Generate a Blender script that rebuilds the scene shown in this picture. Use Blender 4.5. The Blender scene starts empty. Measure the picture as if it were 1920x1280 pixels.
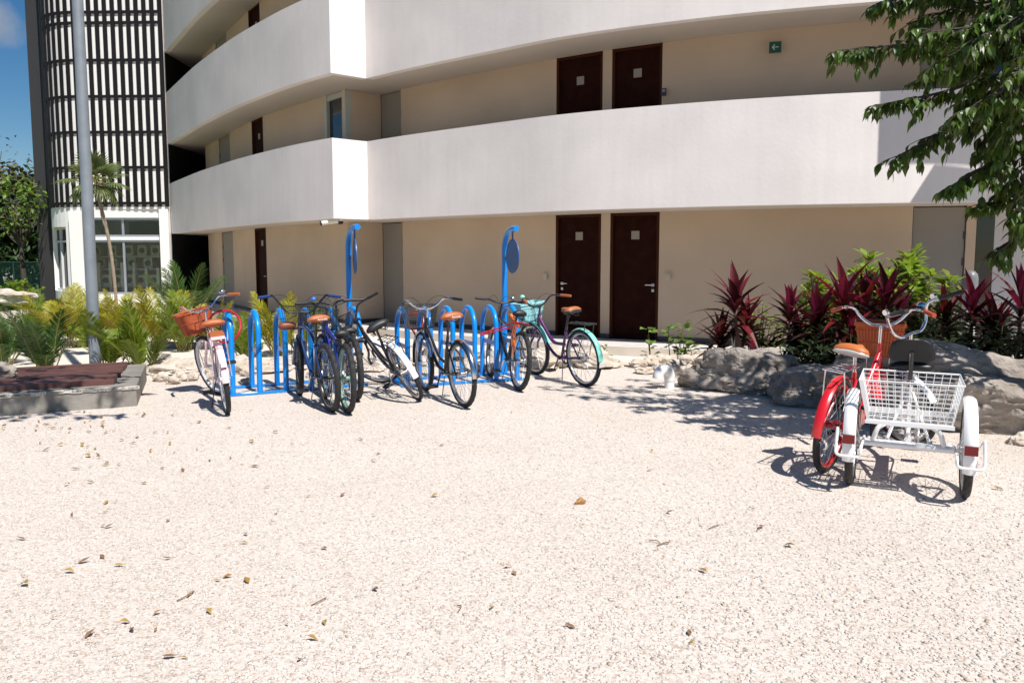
import bpy, math, random
import numpy as np
from mathutils import Vector, Matrix, noise
rnd = random.Random(7)
S = bpy.context.scene
COL = S.collection
R = math.radians

# ------------------------------------------------------------------ camera
FPX, PITCH, EYE, CV = 1440.0, R(5.2), 1.47, 616.0
cam = bpy.data.cameras.new('camera'); cam.sensor_width = 36; cam.lens = 27.0
cam.clip_start = .05; cam.clip_end = 2000
cam.shift_y = -24 / 1920
co = bpy.data.objects.new('camera', cam); COL.objects.link(co)
co.location = (0, 0, EYE); co.rotation_euler = (R(90) - PITCH, 0, 0)
S.camera = co

# ------------------------------------------------------------------ sky and sun
SUN_EL = R(56); SUN_H = Vector((.565, -.825, 0)).normalized()      # towards the sun
w = bpy.data.worlds.new('World'); S.world = w; w.use_nodes = True
nt = w.node_tree; bg = nt.nodes['Background']
sky = nt.nodes.new('ShaderNodeTexSky'); sky.sky_type = 'NISHITA'; sky.sun_disc = False
sky.sun_elevation = SUN_EL
sky.sun_rotation = math.atan2(SUN_H.x, SUN_H.y)
sky.air_density = 1.0; sky.dust_density = .15; sky.ozone_density = 3.2
# a small cumulus low over the trees
tcn = nt.nodes.new('ShaderNodeTexCoord')
mp = nt.nodes.new('ShaderNodeVectorMath'); mp.operation = 'SUBTRACT'
mp.inputs[1].default_value = (-.545, .80, .245)
sc = nt.nodes.new('ShaderNodeVectorMath'); sc.operation = 'MULTIPLY'; sc.inputs[1].default_value = (18, 18, 34)
ln = nt.nodes.new('ShaderNodeVectorMath'); ln.operation = 'LENGTH'
nz = nt.nodes.new('ShaderNodeTexNoise'); nz.inputs['Scale'].default_value = 22; nz.inputs['Detail'].default_value = 6
ad = nt.nodes.new('ShaderNodeMath'); ad.operation = 'MULTIPLY_ADD'; ad.inputs[1].default_value = 1.5
mr = nt.nodes.new('ShaderNodeMapRange'); mr.inputs['From Min'].default_value = 1.75; mr.inputs['From Max'].default_value = 1.15
mx = nt.nodes.new('ShaderNodeMix'); mx.data_type = 'RGBA'
mx.inputs['B'].default_value = (5.0, 5.2, 5.6, 1)
L = nt.links
nrm = nt.nodes.new('ShaderNodeVectorMath'); nrm.operation = 'NORMALIZE'
L.new(tcn.outputs['Generated'], nrm.inputs[0]); L.new(nrm.outputs[0], mp.inputs[0])
L.new(mp.outputs[0], sc.inputs[0]); L.new(sc.outputs[0], ln.inputs[0])
L.new(nrm.outputs[0], nz.inputs['Vector']); L.new(nz.outputs['Fac'], ad.inputs[0]); L.new(ln.outputs['Value'], ad.inputs[2])
L.new(ad.outputs[0], mr.inputs['Value'])
mm = nt.nodes.new('ShaderNodeMath'); mm.operation = 'MULTIPLY'; mm.inputs[1].default_value = .75
L.new(mr.outputs['Result'], mm.inputs[0]); L.new(mm.outputs[0], mx.inputs['Factor'])
hs = nt.nodes.new('ShaderNodeHueSaturation'); hs.inputs['Saturation'].default_value = 1.35
L.new(sky.outputs[0], hs.inputs['Color']); L.new(hs.outputs[0], mx.inputs['A']); L.new(mx.outputs['Result'], bg.inputs['Color'])
bg.inputs['Strength'].default_value = .06

sl = bpy.data.lights.new('sun', 'SUN'); sl.energy = 5.0; sl.angle = R(.5); sl.color = (1, .962, .912)
so = bpy.data.objects.new('sun', sl); COL.objects.link(so)
sd = SUN_H * math.cos(SUN_EL) + Vector((0, 0, math.sin(SUN_EL)))
so.rotation_euler = sd.to_track_quat('Z', 'Y').to_euler()
so.location = (6, -8, 14)

S.view_settings.view_transform = 'Standard'; S.view_settings.look = 'None'
S.view_settings.gamma = 1; S.view_settings.exposure = .38
S.render.engine = 'CYCLES'
S.cycles.max_bounces = 8; S.cycles.transparent_max_bounces = 12

# ------------------------------------------------------------------ measuring helpers
def ray(u, v):
    xc = (u - 960) / FPX; yc = (CV - v) / FPX
    return Vector((xc, math.cos(PITCH) + yc * math.sin(PITCH), -math.sin(PITCH) + yc * math.cos(PITCH)))
def gp(u, v, z=0.0):                      # point of a horizontal plane
    d = ray(u, v); t = (z - EYE) / d.z
    return Vector((d.x * t, d.y * t, z))
def dp(u, v, D):                          # point at a given distance ahead
    d = ray(u, v); t = D / d.y
    return Vector((d.x * t, D, EYE + d.z * t))
def dz(u, D, z):                          # point at distance D and height z in column u
    v = 640.0
    for _ in range(6):
        v = CV - FPX * math.tan(math.atan((z - EYE) / D) + PITCH)
    p = dp(u, v, D); p.z = z
    return p

# ------------------------------------------------------------------ materials
MATS = {}
def mat(name, col, rough=.5, metal=0.0, var=0.0, vscale=3.0, bump=0.0, bscale=40.0, coat=0.0, island=0.0,
        trans=0.0, streak=0.0, spec=.5, col2=None, detail=4, bdist=.02):
    if name in MATS: return MATS[name]
    m = bpy.data.materials.new(name); m.use_nodes = True
    t = m.node_tree; b = t.nodes['Principled BSDF']; k = t.links
    b.inputs['Roughness'].default_value = rough; b.inputs['Metallic'].default_value = metal
    b.inputs['Specular IOR Level'].default_value = spec
    b.inputs['Coat Weight'].default_value = coat; b.inputs['Coat Roughness'].default_value = .08
    c = (*col, 1); b.inputs['Base Color'].default_value = c
    m.diffuse_color = c
    tc = t.nodes.new('ShaderNodeTexCoord'); src = None
    def mixcol(fac, a, bb, btype='MIX'):
        x = t.nodes.new('ShaderNodeMix'); x.data_type = 'RGBA'; x.blend_type = btype
        k.new(fac, x.inputs['Factor'])
        if hasattr(a, 'is_linked'): k.new(a, x.inputs['A'])
        else: x.inputs['A'].default_value = a
        if hasattr(bb, 'is_linked'): k.new(bb, x.inputs['B'])
        else: x.inputs['B'].default_value = bb
        return x.outputs['Result']
    cur = c
    if var or col2:
        n = t.nodes.new('ShaderNodeTexNoise'); n.inputs['Scale'].default_value = vscale; n.inputs['Detail'].default_value = detail
        k.new(tc.outputs['Object'], n.inputs['Vector'])
        r = t.nodes.new('ShaderNodeMapRange'); r.inputs['From Min'].default_value = .35; r.inputs['From Max'].default_value = .65
        k.new(n.outputs['Fac'], r.inputs['Value'])
        c2 = (*col2, 1) if col2 else tuple(max(0, x * (1 - var)) for x in col) + (1,)
        cur = mixcol(r.outputs['Result'], c, c2)
    if streak:
        mpn = t.nodes.new('ShaderNodeMapping'); mpn.inputs['Scale'].default_value = (5, 5, .45)
        k.new(tc.outputs['Object'], mpn.inputs['Vector'])
        n = t.nodes.new('ShaderNodeTexNoise'); n.inputs['Scale'].default_value = 1.6; n.inputs['Detail'].default_value = 5
        k.new(mpn.outputs[0], n.inputs['Vector'])
        r = t.nodes.new('ShaderNodeMapRange'); r.inputs['From Min'].default_value = .45; r.inputs['From Max'].default_value = .75
        r.inputs['To Max'].default_value = streak
        k.new(n.outputs['Fac'], r.inputs['Value'])
        dk = tuple(x * .62 for x in col) + (1,)
        cur = mixcol(r.outputs['Result'], cur, dk)
    if island:
        g = t.nodes.new('ShaderNodeNewGeometry')
        r = t.nodes.new('ShaderNodeMapRange'); r.inputs['To Min'].default_value = 1 - island; r.inputs['To Max'].default_value = 1 + island * .8
        k.new(g.outputs['Random Per Island'], r.inputs['Value'])
        h = t.nodes.new('ShaderNodeHueSaturation')
        k.new(r.outputs['Result'], h.inputs['Value'])
        r2 = t.nodes.new('ShaderNodeMapRange'); r2.inputs['To Min'].default_value = .475; r2.inputs['To Max'].default_value = .515
        k.new(g.outputs['Random Per Island'], r2.inputs['Value']); k.new(r2.outputs['Result'], h.inputs['Hue'])
        if hasattr(cur, 'is_linked'): k.new(cur, h.inputs['Color'])
        else: h.inputs['Color'].default_value = cur
        cur = h.outputs['Color']
    if hasattr(cur, 'is_linked'): k.new(cur, b.inputs['Base Color'])
    if bump:
        n = t.nodes.new('ShaderNodeTexNoise'); n.inputs['Scale'].default_value = bscale; n.inputs['Detail'].default_value = 6
        k.new(tc.outputs['Object'], n.inputs['Vector'])
        bp = t.nodes.new('ShaderNodeBump'); bp.inputs['Strength'].default_value = bump; bp.inputs['Distance'].default_value = bdist
        k.new(n.outputs['Fac'], bp.inputs['Height']); k.new(bp.outputs[0], b.inputs['Normal'])
    if trans:
        tr = t.nodes.new('ShaderNodeBsdfTranslucent'); ms = t.nodes.new('ShaderNodeMixShader'); ms.inputs[0].default_value = trans
        if hasattr(cur, 'is_linked'):
            h2 = t.nodes.new('ShaderNodeHueSaturation'); h2.inputs['Value'].default_value = 1.8; h2.inputs['Hue'].default_value = .485
            k.new(cur, h2.inputs['Color']); k.new(h2.outputs[0], tr.inputs['Color'])
        else: tr.inputs['Color'].default_value = tuple(min(1, x * 1.8) for x in col) + (1,)
        out = t.nodes['Material Output']
        k.new(b.outputs[0], ms.inputs[1]); k.new(tr.outputs[0], ms.inputs[2]); k.new(ms.outputs[0], out.inputs['Surface'])
    MATS[name] = m
    return m

def glass_mat(name, tint, rough=.02, mixf=.35):
    m = bpy.data.materials.new(name); m.use_nodes = True; t = m.node_tree
    t.nodes.remove(t.nodes['Principled BSDF'])
    g = t.nodes.new('ShaderNodeBsdfGlossy'); g.inputs['Roughness'].default_value = rough
    tr = t.nodes.new('ShaderNodeBsdfTransparent'); tr.inputs['Color'].default_value = (*tint, 1)
    fr = t.nodes.new('ShaderNodeFresnel'); fr.inputs['IOR'].default_value = 1.5
    ms = t.nodes.new('ShaderNodeMixShader')
    t.links.new(fr.outputs[0], ms.inputs[0]); t.links.new(tr.outputs[0], ms.inputs[1]); t.links.new(g.outputs[0], ms.inputs[2])
    t.links.new(ms.outputs[0], t.nodes['Material Output'].inputs['Surface'])
    return m

def gravel_mat(name, pebble=False):
    m = bpy.data.materials.new(name); m.use_nodes = True; t = m.node_tree; k = t.links
    b = t.nodes['Principled BSDF']; b.inputs['Roughness'].default_value = .9; b.inputs['Specular IOR Level'].default_value = .2
    ramp = t.nodes.new('ShaderNodeValToRGB'); e = ramp.color_ramp.elements
    e[0].color = (.40, .32, .25, 1); e[0].position = 0; e[1].color = (.66, .60, .545, 1); e[1].position = 1
    for pos, c in ((.08, (.44, .36, .30, 1)), (.2, (.53, .468, .412, 1)), (.6, (.59, .53, .475, 1))):
        x = ramp.color_ramp.elements.new(pos); x.color = c
    tc = t.nodes.new('ShaderNodeTexCoord')
    if pebble:
        g = t.nodes.new('ShaderNodeNewGeometry'); k.new(g.outputs['Random Per Island'], ramp.inputs[0])
        k.new(ramp.outputs[0], b.inputs['Base Color'])
        return m
    v = t.nodes.new('ShaderNodeTexVoronoi'); v.inputs['Scale'].default_value = 95
    v2 = t.nodes.new('ShaderNodeTexVoronoi'); v2.inputs['Scale'].default_value = 95; v2.feature = 'DISTANCE_TO_EDGE'
    v3 = t.nodes.new('ShaderNodeTexVoronoi'); v3.inputs['Scale'].default_value = 37
    for x in (v, v2, v3): k.new(tc.outputs['Object'], x.inputs['Vector'])
    sp = t.nodes.new('ShaderNodeSeparateColor'); k.new(v.outputs['Color'], sp.inputs[0])
    k.new(sp.outputs[0], ramp.inputs[0])
    n = t.nodes.new('ShaderNodeTexNoise'); n.inputs['Scale'].default_value = .8; n.inputs['Detail'].default_value = 5
    k.new(tc.outputs['Object'], n.inputs['Vector'])
    mxx = t.nodes.new('ShaderNodeMix'); mxx.data_type = 'RGBA'; mxx.blend_type = 'MULTIPLY'
    r = t.nodes.new('ShaderNodeMapRange'); r.inputs['From Min'].default_value = .4; r.inputs['From Max'].default_value = .7; r.inputs['To Max'].default_value = .5
    k.new(n.outputs['Fac'], r.inputs['Value']); k.new(r.outputs[0], mxx.inputs['Factor'])
    mxx.inputs['B'].default_value = (.90, .87, .84, 1)
    k.new(ramp.outputs[0], mxx.inputs['A']); k.new(mxx.outputs['Result'], b.inputs['Base Color'])
    # sparse dark specks among the chips
    v4 = t.nodes.new('ShaderNodeTexVoronoi'); v4.inputs['Scale'].default_value = 34; k.new(tc.outputs['Object'], v4.inputs['Vector'])
    s4 = t.nodes.new('ShaderNodeSeparateColor'); k.new(v4.outputs['Color'], s4.inputs[0])
    l1 = t.nodes.new('ShaderNodeMath'); l1.operation = 'LESS_THAN'; l1.inputs[1].default_value = .16; k.new(v4.outputs['Distance'], l1.inputs[0])
    l2 = t.nodes.new('ShaderNodeMath'); l2.operation = 'LESS_THAN'; l2.inputs[1].default_value = .22; k.new(s4.outputs[0], l2.inputs[0])
    l3 = t.nodes.new('ShaderNodeMath'); l3.operation = 'MULTIPLY'; k.new(l1.outputs[0], l3.inputs[0]); k.new(l2.outputs[0], l3.inputs[1])
    mc = t.nodes.new('ShaderNodeMix'); mc.data_type = 'RGBA'; k.new(l3.outputs[0], mc.inputs['Factor']); k.new(mxx.outputs['Result'], mc.inputs['A']); mc.inputs['B'].default_value = (.26, .19, .13, 1)
    k.new(mc.outputs['Result'], b.inputs['Base Color'])
    # height: rounded cells of random height
    r1 = t.nodes.new('ShaderNodeMapRange'); r1.inputs['From Max'].default_value = .35
    k.new(v2.outputs['Distance'], r1.inputs['Value'])
    m1 = t.nodes.new('ShaderNodeMath'); m1.operation = 'MULTIPLY_ADD'; m1.inputs[1].default_value = .8
    k.new(sp.outputs[1], m1.inputs[0]); k.new(r1.outputs[0], m1.inputs[2])
    m2 = t.nodes.new('ShaderNodeMath'); m2.operation = 'MULTIPLY_ADD'; m2.inputs[1].default_value = .35
    k.new(v3.outputs['Distance'], m2.inputs[0]); k.new(m1.outputs[0], m2.inputs[2])
    bp = t.nodes.new('ShaderNodeBump'); bp.inputs['Strength'].default_value = .22; bp.inputs['Distance'].default_value = .0045
    k.new(m2.outputs[0], bp.inputs['Height']); k.new(bp.outputs[0], b.inputs['Normal'])
    return m

# ------------------------------------------------------------------ mesh builder
def catmull(pts, n=6, closed=False):
    P = [Vector(p) for p in pts]; out = []; m = len(P)
    rng = range(m if closed else m - 1)
    for i in rng:
        p1, p2 = P[i], P[(i + 1) % m]
        p0 = P[(i - 1) % m] if (closed or i > 0) else p1 * 2 - p2
        p3 = P[(i + 2) % m] if (closed or i + 2 < m) else p2 * 2 - p1
        for j in range(n):
            t = j / n
            out.append(.5 * ((2 * p1) + (p2 - p0) * t + (2 * p0 - 5 * p1 + 4 * p2 - p3) * t * t + (3 * p1 - p0 - 3 * p2 + p3) * t ** 3))
    if not closed: out.append(P[-1])
    return out

class MB:
    def __init__(s): s.v = []; s.f = []; s.mi = []
    def add(s, vs, fs, mi=0):
        o = len(s.v); s.v.extend([tuple(p) for p in vs])
        for f in fs: s.f.append(tuple(i + o for i in f)); s.mi.append(mi)
    def xf(s, M):
        s.v = [tuple(M @ Vector(p)) for p in s.v]; return s
    def box(s, c, d, M=None, mi=0):
        x, y, z = d[0] / 2, d[1] / 2, d[2] / 2
        vs = [Vector((a, b, e)) for a in (-x, x) for b in (-y, y) for e in (-z, z)]
        if M is not None: vs = [M @ p for p in vs]
        vs = [p + Vector(c) for p in vs]
        s.add(vs, [(0, 1, 3, 2), (4, 6, 7, 5), (0, 4, 5, 1), (2, 3, 7, 6), (0, 2, 6, 4), (1, 5, 7, 3)], mi); return s
    def tube(s, pts, r, seg=8, closed=False, cap=True, mi=0, flat=None):
        P = [Vector(p) for p in pts]; n = len(P)
        rr = r if isinstance(r, (list, tuple)) else [r] * n
        T = []
        for i in range(n):
            a = P[(i - 1) % n] if (closed or i > 0) else P[i]
            b = P[(i + 1) % n] if (closed or i < n - 1) else P[i]
            t = (b - a); T.append(t.normalized() if t.length > 1e-9 else Vector((0, 0, 1)))
        u = T[0].orthogonal().normalized()
        if flat is not None:
            u = Vector(flat); u = (u - T[0] * u.dot(T[0])).normalized()
        vs = []
        for i in range(n):
            u = u - T[i] * u.dot(T[i]); u.normalize(); w_ = T[i].cross(u)
            for j in range(seg):
                a = 2 * math.pi * j / seg
                vs.append(P[i] + (u * math.cos(a) + w_ * math.sin(a)) * rr[i])
        fs = []
        for i in range(n if closed else n - 1):
            i2 = (i + 1) % n
            for j in range(seg):
                j2 = (j + 1) % seg
                fs.append((i * seg + j, i * seg + j2, i2 * seg + j2, i2 * seg + j))
        if cap and not closed:
            fs.append(tuple(range(seg - 1, -1, -1))); fs.append(tuple((n - 1) * seg + j for j in range(seg)))
        s.add(vs, fs, mi); return s
    def prism(s, poly, z0, z1, mi=0):
        n = len(poly)
        vs = [(p[0], p[1], z0) for p in poly] + [(p[0], p[1], z1) for p in poly]
        fs = [tuple(range(n - 1, -1, -1)), tuple(range(n, 2 * n))]
        for i in range(n): j = (i + 1) % n; fs.append((i, j, n + j, n + i))
        s.add(vs, fs, mi); return s
    def revolve(s, prof, seg, axis='y', c=(0, 0, 0), mi=0, closed_prof=True, mod=None):
        # prof: (radius, offset along axis)
        n = len(prof); vs = []
        for i in range(seg):
            a = 2 * math.pi * i / seg
            for j, (r, h) in enumerate(prof):
                r2 = r + (mod(i, j) if mod else 0)
                if axis == 'y': p = (r2 * math.cos(a), h, r2 * math.sin(a))
                elif axis == 'z': p = (r2 * math.cos(a), r2 * math.sin(a), h)
                else: p = (h, r2 * math.cos(a), r2 * math.sin(a))
                vs.append((p[0] + c[0], p[1] + c[1], p[2] + c[2]))
        fs = []
        for i in range(seg):
            i2 = (i + 1) % seg
            for j in range(n if closed_prof else n - 1):
                j2 = (j + 1) % n
                fs.append((i * n + j, i * n + j2, i2 * n + j2, i2 * n + j))
        s.add(vs, fs, mi); return s
    def grid(s, rows, mi=0):
        n = len(rows[0]); vs = [p for r in rows for p in r]; fs = []
        for i in range(len(rows) - 1):
            for j in range(n - 1): fs.append((i * n + j, i * n + j + 1, (i + 1) * n + j + 1, (i + 1) * n + j))
        s.add(vs, fs, mi); return s
    def leaf(s, b, d, up, ln_, wd, curl=.2, fold=.15, n=4, mi=0, prof=None):
        d = d.normalized(); side = d.cross(up)
        if side.length < 1e-4: side = d.orthogonal()
        side.normalize(); nr = side.cross(d).normalized()
        prof = prof or [.12, .8, 1.0, .62, .02]
        m = len(prof); vs = []
        for i, wp in enumerate(prof):
            t = i / (m - 1)
            c = b + d * (ln_ * t * (1 - .25 * curl * t)) - nr * (curl * ln_ * t * t)
            h = side * (wd * .5 * wp)
            lift = nr * (fold * wd * wp)
            vs += [c - h + lift, c, c + h + lift]
        fs = []
        for i in range(m - 1):
            o = i * 3
            fs += [(o, o + 1, o + 4, o + 3), (o + 1, o + 2, o + 5, o + 4)]
        s.add(vs, fs, mi)
    def build(s, name, ms, parent=None, org=(0, 0, 0), smooth=False, sharp=40):
        me = bpy.data.meshes.new(name)
        V = np.array(s.v, dtype=np.float32).reshape(-1, 3) - np.array(tuple(org), dtype=np.float32)
        me.from_pydata(V.tolist(), [], s.f)
        if not isinstance(ms, (list, tuple)): ms = [ms]
        for m in ms: me.materials.append(m)
        if len(ms) > 1: me.polygons.foreach_set('material_index', s.mi)
        if smooth:
            me.polygons.foreach_set('use_smooth', [True] * len(me.polygons))
            me.set_sharp_from_angle(angle=R(sharp))
        me.update()
        o = bpy.data.objects.new(name, me); COL.objects.link(o)
        if parent is not None: o.parent = parent
        else: o.location = tuple(org)
        return o

def tag(o, label=None, cat=None, group=None, kind=None):
    if label: o['label'] = label
    if cat: o['category'] = cat
    if group: o['group'] = group
    if kind: o['kind'] = kind
    return o
def thing(name, label, cat, loc=(0, 0, 0), rot=(0, 0, 0), group=None):
    o = bpy.data.objects.new(name, None); COL.objects.link(o); o.empty_display_size = .2
    o.location = tuple(loc); o.rotation_euler = rot
    return tag(o, label, cat, group)
def copy_tree(o, parent=None):
    c = o.copy(); COL.objects.link(c)
    if parent is not None: c.parent = parent
    for ch in list(o.children): copy_tree(ch, c)
    return c
def text_mesh(name, body, size, m, parent, loc, rot, depth=.001, align='CENTER'):
    cu = bpy.data.curves.new(name, 'FONT'); cu.body = body; cu.size = size; cu.extrude = depth; cu.align_x = align; cu.align_y = 'CENTER'
    t = bpy.data.objects.new(name + '_curve', cu); COL.objects.link(t)
    dg = bpy.context.evaluated_depsgraph_get()
    me = bpy.data.meshes.new_from_object(t.evaluated_get(dg))
    bpy.data.objects.remove(t); bpy.data.curves.remove(cu)
    me.materials.clear(); me.materials.append(m)
    o = bpy.data.objects.new(name, me); COL.objects.link(o)
    o.parent = parent; o.location = loc; o.rotation_euler = rot
    return o

# ================================================================== GROUND
def sstep(a, b, x):
    t = max(0, min(1, (x - a) / (b - a))); return t * t * (3 - 2 * t)
def gz(x, y):
    return -.17 * sstep(10.2, 11.9, y + .12 * max(0, -x - 3)) + .012 * noise.noise(Vector((x * .7, y * .7, 0))) * sstep(1.5, 3, abs(y - 9) + abs(x + 1.5) * .5) * 0

GRAVEL = gravel_mat('crushed_limestone_gravel')
mb = MB()
xs = np.linspace(-14, 14, 90); ys = np.linspace(-8, 12.6, 90)
mb.grid([[(x, y, gz(x, y)) for x in xs] for y in ys])
tag(mb.build('gravel_lot', GRAVEL, smooth=True), 'pale crushed limestone gravel of the forecourt', 'gravel', kind='structure')
mb = MB()
mb.grid([[(x, y, -.32) for x in (-600, -60, 0, 60, 600)] for y in (-300, 0, 60, 900)])
tag(mb.build('ground', mat('dry_earth', (.42, .36, .27), .95, var=.3, vscale=.3)), 'dry earth beyond the hotel', 'ground', kind='structure')
# lawn on the far left
mb = MB()
mb.grid([[(x, y, -.20 + .015 * noise.noise(Vector((x, y, 0)))) for x in np.linspace(-48, -8.6, 60)] for y in np.linspace(11.8, 60, 60)])
tag(mb.build('lawn', mat('lawn_turf', (.10, .17, .035), .95, col2=(.17, .19, .06), vscale=1.2, bump=.8, bscale=60), smooth=True), 'green lawn beside the stair tower', 'lawn', kind='structure')
# smooth pale path between the lot and the building
mb = MB()
mb.grid([[(x, y + .05 * math.sin(x), gz(x, y) + .012) for x in np.linspace(-14, 2.6, 60)] for y in np.linspace(10.6, 12.0, 6)])
tag(mb.build('path', mat('pale_sand_concrete', (.68, .60, .51), .9, var=.12, vscale=1.5, bump=.25, bscale=25), smooth=True), 'pale sandy path behind the bike racks', 'path', kind='structure')

mb = MB()
mb.grid([[(x, y, -.165 - .03 * sstep(14.0, 14.3, y)) for x in np.linspace(-14, -1.6, 40)] for y in (11.98, 13.0, 13.9, 14.0, 14.1, 14.2, 14.3, 18, 26)])
tag(mb.build('planting_strip', mat('pale_sand_concrete', (0, 0, 0)), smooth=True), 'pale sandy strip between the path and the left gallery', 'path', kind='structure')
# real crushed stones lying loose on the near gravel
rs = np.random.RandomState(3)
N = 60000
yy = 2.2 + 7.0 * rs.rand(N) ** 1.5
xx = (rs.rand(N) * 2 - 1) * (.74 * yy + .35)
keep = np.ones(N, bool)
base = np.array([(0, 0, 1), (.89, 0, .45), (.28, .85, .45), (-.72, .53, .45), (-.72, -.53, .45), (.28, -.85, .45),
                 (.72, .53, -.45), (-.28, .85, -.45), (-.89, 0, -.45), (-.28, -.85, -.45), (.72, -.53, -.45), (0, 0, -1)], float)
tri = np.array([(0, 1, 2), (0, 2, 3), (0, 3, 4), (0, 4, 5), (0, 5, 1), (1, 6, 2), (2, 7, 3), (3, 8, 4), (4, 9, 5), (5, 10, 1),
                (6, 7, 2), (7, 8, 3), (8, 9, 4), (9, 10, 5), (10, 6, 1), (11, 7, 6), (11, 8, 7), (11, 9, 8), (11, 10, 9), (11, 6, 10)])
sz = (.003 + .0068 * rs.rand(N) ** 2.6)[:, None, None]
sc3 = (.6 + .9 * rs.rand(N, 1, 3)); sc3[:, :, 2] *= .42
P = base[None] * (1 + .45 * (rs.rand(N, 12, 1) - .5)) * sc3 * sz
an = rs.rand(N) * 6.28; ca, sa = np.cos(an)[:, None], np.sin(an)[:, None]
px_, py_ = P[:, :, 0] * ca - P[:, :, 1] * sa, P[:, :, 0] * sa + P[:, :, 1] * ca
P[:, :, 0] = px_ + xx[:, None]; P[:, :, 1] = py_ + yy[:, None]
P[:, :, 2] += sz[:, :, 0] * .10 + .0005
me = bpy.data.meshes.new('loose_gravel')
Fc = (tri[None] + (np.arange(N) * 12)[:, None, None]).reshape(-1)
me.vertices.add(N * 12); me.vertices.foreach_set('co', P.reshape(-1).astype(np.float32))
nf = N * 20
me.loops.add(nf * 3); me.loops.foreach_set('vertex_index', Fc.astype(np.int32))
me.polygons.add(nf); me.polygons.foreach_set('loop_start', (np.arange(nf) * 3).astype(np.int32))
me.update(calc_edges=True); me.validate()
me.materials.append(gravel_mat('limestone_chips', True))
o = bpy.data.objects.new('loose_gravel', me); COL.objects.link(o)
tag(o, 'loose pale limestone chips scattered over the gravel lot', 'gravel', kind='stuff')

# ================================================================== HOTEL BUILDING
ZB, FH, PH = 2.29, 2.90, 1.62             # soffit height, storey height, parapet height
plaster = mat('white_plaster', (.81, .755, .725), .85, var=.10, vscale=.9, bump=.10, bscale=16, streak=.13)
wallm = mat('beige_plaster', (.54, .42, .31), .9, var=.12, vscale=.8, bump=.12, bscale=14)
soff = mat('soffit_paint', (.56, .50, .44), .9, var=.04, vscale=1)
brown = mat('dark_brown_door', (.026, .0065, .004), .7, var=.35, vscale=6, bump=.05, bscale=30, spec=.06)
brownf = mat('brown_frame', (.050, .016, .008), .7, spec=.06)
greyd = mat('taupe_panel', (.24, .215, .185), .6)
plaque = mat('aluminium_plaque', (.27, .24, .20), .5, metal=.1)
steel = mat('brushed_steel', (.6, .6, .6), .3, metal=1)
darkb = mat('black_skirting', (.035, .035, .042), .5)
pavem = mat('grey_paving', (.60, .56, .53), .8, var=.12, vscale=2.5, bump=.1, bscale=30)
riserm = mat('beige_riser', (.64, .56, .47), .9, var=.15, vscale=2, bump=.15)
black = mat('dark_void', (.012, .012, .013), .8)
alu = mat('grey_aluminium', (.40, .43, .47), .38, metal=.55)

def par_pts(spec): return [dz(u, D, 0) for u, D in spec]
PL = [(325, 25.6), (355, 23.5), (386, 21.75), (444.5, 19.5), (495, 18.15), (542, 17.15), (588, 16.4), (630, 15.85)]
PR = [(694, 16.35), (760, 15.6), (830, 14.95), (900, 14.38), (970, 13.85), (1041, 13.38), (1135, 12.92), (1232, 12.55), (1330, 12.22), (1430, 11.95), (1530, 11.72), (1630, 11.53), (1740, 11.33), (1830, 11.2)]
pl, pr = par_pts(PL), par_pts(PR)
hotel = thing('hotel_building', 'white curved hotel block with solid balcony parapets and brown doors', 'building', (0, 14, 0))
HO = (0, 14, 0)
def band(mbx, line, z0, z1, th):
    # a wall of thickness th built behind the line (away from the camera)
    n = len(line); back = []
    for i in range(n):
        a = line[max(0, i - 1)]; b = line[min(n - 1, i + 1)]
        d = (b - a); d.z = 0; d.normalize(); nn = Vector((-d.y, d.x, 0))
        back.append(line[i] + nn * th)
    vs = []
    for p, q in zip(line, back):
        vs += [(p.x, p.y, z0), (p.x, p.y, z1), (q.x, q.y, z1), (q.x, q.y, z0)]
    fs = []
    for i in range(n - 1):
        o = i * 4; e = o + 4
        fs += [(o, e, e + 1, o + 1), (o + 1, e + 1, e + 2, o + 2), (o + 2, e + 2, e + 3, o + 3), (o + 3, e + 3, e, o)]
    fs += [(0, 1, 2, 3), ((n - 1) * 4 + 3, (n - 1) * 4 + 2, (n - 1) * 4 + 1, (n - 1) * 4)]
    mbx.add(vs, fs)
def smooth_line(pts, n=3): return catmull(pts, n)
# right end of the parapets: the ground storey wing, and the stepped bays of the storey above
A, B, C = Vector((6.29, 10.23, 0)), Vector((7.04, 10.03, 0)), Vector((6.86, 9.55, 0))
right_low = [Vector((7.05, 11.55, 0)), Vector((9.6, 10.4, 0)), Vector((12.5, 9.6, 0))]
right_up = [A, B, Vector((9.2, 9.5, 0)), Vector((12.5, 8.9, 0))]
pll, prl = smooth_line(pl), smooth_line(pr)
up_curve = [p for p in prl if p.x < 6.35]
outl = {0: pll + prl + right_low, 1: pll + up_curve + right_up, 2: pll + up_curve + right_up}
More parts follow.
